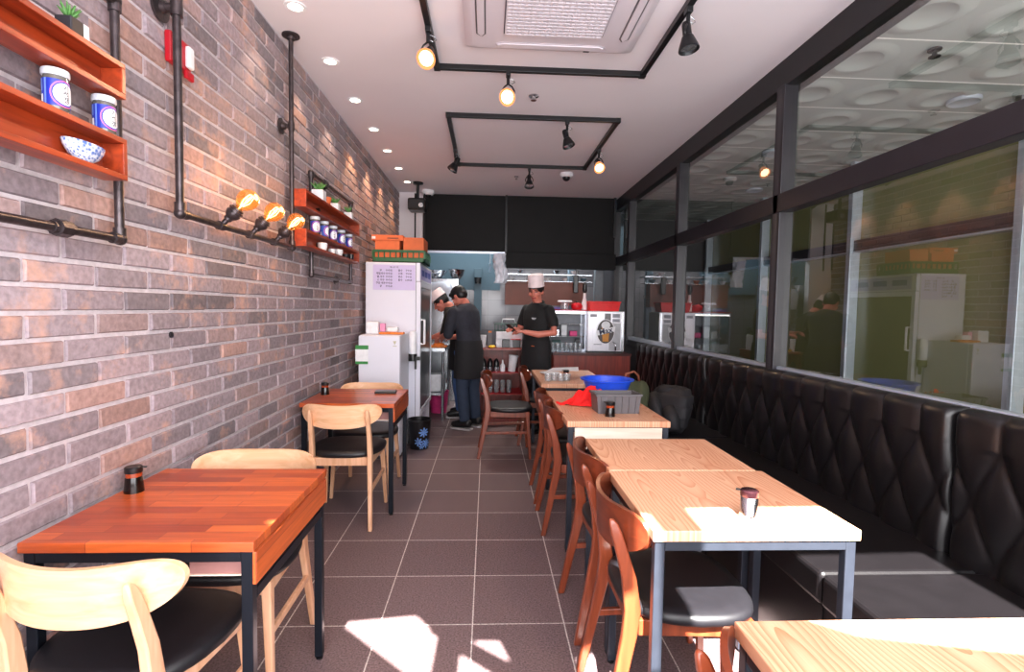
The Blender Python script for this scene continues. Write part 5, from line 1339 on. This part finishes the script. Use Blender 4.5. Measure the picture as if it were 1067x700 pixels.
# chef holding a phone
J = std(1.0)
J.update(face=(.36, -.9, -.2), armL=[(.168, .01, 1.355), (.225, .015, 1.24), (.262, .0, 1.115), (.16, -.14, 1.09), (.045, -.235, 1.115)], armR=[(-.168, .01, 1.355), (-.22, .005, 1.24), (-.25, -.02, 1.12), (-.17, -.16, 1.11), (-.085, -.255, 1.14)],
         hdL=((-.9, -.3, .15), (-.2, .5, .8), 1), hdR=((.35, -.6, .35), (-.3, .5, .8), -1), sleeve=3, cut=.55, shirtm='shirt', pantm='apron', sole='shoe')
J['hdL'] = ((-.85, -.45, .12), (.1, .2, .95), -1)
J['hdR'] = ((.2, -.9, .15), (.1, .2, .95), 1)
chef, P, m = person('man in white chef hat and black polo looking at a phone', (.555, 5.80, 0), -.85, J)
toque(chef, P, m, .135)
hair_cap(chef, P, m)
MB().tube([V((math.cos(2*PI*k/20)*.07, .008+math.sin(2*PI*k/20)*.068, 1.432+.02*math.sin(2*PI*k/20))) for k in range(20)], .013, 8, closed=True).build('collar', 'shirt', chef, smooth=True)
MB().box((.04, -.128, 1.262), (.105, -.124, 1.27)).box((.05, -.128, 1.25), (.095, -.124, 1.257)).build('chest_print', 'frost', chef)
mb = MB(); mb.loft([ell((0, 0, 1.02), .178, .128, 28), ell((0, 0, .9), .19, .138, 28), ell((0, -.005, .55), .205, .145, 28), ell((0, -.005, .545), .196, .136, 28)], cap=False)
mb.build('apron', 'apron', chef, smooth=40)
MB().box((.06, -.145, .955), (.1, -.138, .965)).build('apron_badge', 'orange_box', chef)
ph = tag(MB().box((-.036, -.004, -.07), (.036, .004, .07)).build('phone', 'plastic_black', bevel=.004), 'dark phone held in the chef\'s hands', 'phone')
ph.location = V((.555, 5.80, 0))+Matrix.Rotation(-.85, 3, 'Z') @ V((-.055, -.345, 1.155)); ph.rotation_euler = (.9, 0, -.85)

# man in dark shirt and apron working at the table (faces -x)
J = std(.985)
def lean(J, z0, ang):
    """bend everything above z0 forward (towards -y)"""
    c, s = math.cos(ang), math.sin(ang)
    def f(p):
        p = V(p)
        if p.z <= z0: return p
        dz = p.z-z0; dy = p.y
        return V((p.x, dy*c-dz*s, z0+dz*c+dy*s))
    J['torso'] = [(f(c0), rx, ry) for c0, rx, ry in J['torso']]
    J['neck'] = [f(p) for p in J['neck']]; J['head'] = f(J['head'])
lean(J, .95, .15)
J['head'] = V(J['head'])+V((0, -.05, -.04)); J['neck'][2] = V(J['neck'][2])+V((0, -.028, -.018))
sy = -.95*0
J.update(face=(.0, -.72, -.69), hup=(0, -.6, .8), armL=[(.185, -.085, 1.31), (.215, -.10, 1.2), (.215, -.13, 1.07), (.15, -.27, 1.03), (.06, -.36, 1.01)], armR=[(-.185, -.085, 1.31), (-.22, -.10, 1.2), (-.22, -.14, 1.07), (-.16, -.27, 1.03), (-.09, -.36, 1.01)],
         hdL=((-.3, -.9, -.1), (0, -.1, 1), -1), hdR=((.2, -.95, -.1), (0, -.1, 1), 1), sleeve=4, cut=.2, shirtm='shirt2', pantm='djeans', sole='sole')
man, P, m = person('man with short black hair, dark shirt and black apron at the work table', (-.20, 5.88, 0), -2.2, J)
hair_cap(man, P, m, fringe=True)
mb = MB(); mb.loft([ell((0, -.01, 1.0), .178, .128, 28), ell((0, 0, .88), .192, .142, 28), ell((0, -.005, .58), .2, .155, 28), ell((0, -.005, .575), .19, .145, 28)], cap=False)
mb.build('apron', 'apron', man, smooth=40)
# man in white hat behind
J2 = std(.97)
lean(J2, .92, .30)
J2['head'] = V(J2['head'])+V((0, -.06, -.05)); J2['neck'][2] = V(J2['neck'][2])+V((0, -.035, -.02))
J2.update(face=(.12, -.75, -.62), hup=(0, -.6, .8), armL=[(.18, -.115, 1.27), (.205, -.14, 1.16), (.2, -.17, 1.05), (.13, -.28, 1.01), (.05, -.36, .985)], armR=[(-.18, -.115, 1.27), (-.205, -.14, 1.16), (-.2, -.17, 1.05), (-.14, -.28, 1.01), (-.07, -.36, .985)],
          hdL=((-.3, -.9, -.2), (0, -.1, 1), -1), hdR=((.2, -.95, -.2), (0, -.1, 1), 1), sleeve=4, cut=.2, shirtm='shirt', pantm='jeans', sole='sole')
man2, P, m = person('man in white hat, black top and blue jeans behind the dark-haired man', (-.33, 6.50, 0), -PI/2-.1, J2)
toque(man2, P, m, .10); hair_cap(man2, P, m)
mb = MB(); mb.loft([ell((0, -.01, .97), .172, .125, 28), ell((0, 0, .85), .186, .135, 28), ell((0, -.005, .60), .19, .14, 28), ell((0, -.005, .595), .18, .13, 28)], cap=False)
mb.build('apron', 'apron', man2, smooth=40)

# ------------------------------------------------------------------ light
W = bpy.data.worlds.new('world'); SC.world = W; W.use_nodes = True
N = W.node_tree.nodes; L = W.node_tree.links
sky = N.new('ShaderNodeTexSky'); sky.sky_type = 'HOSEK_WILKIE'; sky.sun_direction = -SD; sky.turbidity = 3
L.new(sky.outputs[0], N['Background'].inputs[0]); N['Background'].inputs[1].default_value = .5
sun = bpy.data.lights.new('sun', 'SUN'); sun.energy = 65; sun.angle = math.radians(.5); sun.color = (1, .96, .9)
so = bpy.data.objects.new('sun', sun); COL.objects.link(so); so.rotation_euler = SD.to_track_quat('-Z', 'Y').to_euler(); so.location = (0, -3, 5)
def area(name, loc, d, sx, sy, e, col=(1, 1, 1), spread=180):
    a = bpy.data.lights.new(name, 'AREA'); a.shape = 'RECTANGLE'; a.size = sx; a.size_y = sy; a.energy = e; a.color = col; a.spread = math.radians(spread)
    o = bpy.data.objects.new(name, a); COL.objects.link(o); o.location = loc; o.rotation_euler = V(d).to_track_quat('-Z', 'Y').to_euler(); return o
area('street_fill', (.3, -.36, 1.55), (0, 1, .05), 3.0, 2.5, 170, (.97, .97, 1))  # added area fill inside the opaque front, stands in for daylight
area('kitchen_light', (.3, 7.9, 2.85), (0, -.1, -1), 2.4, 1.0, 55, (.9, .97, 1))
for x in (-.3, .45, 1.2):  # added spots without fixtures, brighten the counters before the kitchen
    a = bpy.data.lights.new('kitchen_front_fill', 'SPOT'); a.energy = 55; a.color = (1, .93, .85); a.spot_size = math.radians(95); a.spot_blend = .8; a.shadow_soft_size = .06
    o = bpy.data.objects.new('kitchen_front_fill', a); COL.objects.link(o); o.location = (x, 6.55, CZ-.06); o.rotation_euler = V((0, -.1, -1)).to_track_quat('-Z', 'Y').to_euler()
area('lobby_fill', (2.8, -1.0, 1.2), (0, 1, .25), 1.6, 2.0, 150, (.97, 1, .98))  # added area fill to brighten the lobby, no source modelled

SC.view_settings.view_transform = 'Standard'; SC.view_settings.look = 'None'
SC.view_settings.exposure = .36; SC.view_settings.gamma = 1
try:
    SC.cycles.max_bounces = 8; SC.cycles.transparent_max_bounces = 12; SC.cycles.caustics_reflective = False; SC.cycles.caustics_refractive = False
    SC.cycles.use_denoising = True; SC.cycles.denoiser = 'OPENIMAGEDENOISE'; SC.cycles.sample_clamp_indirect = 4
except Exception: pass
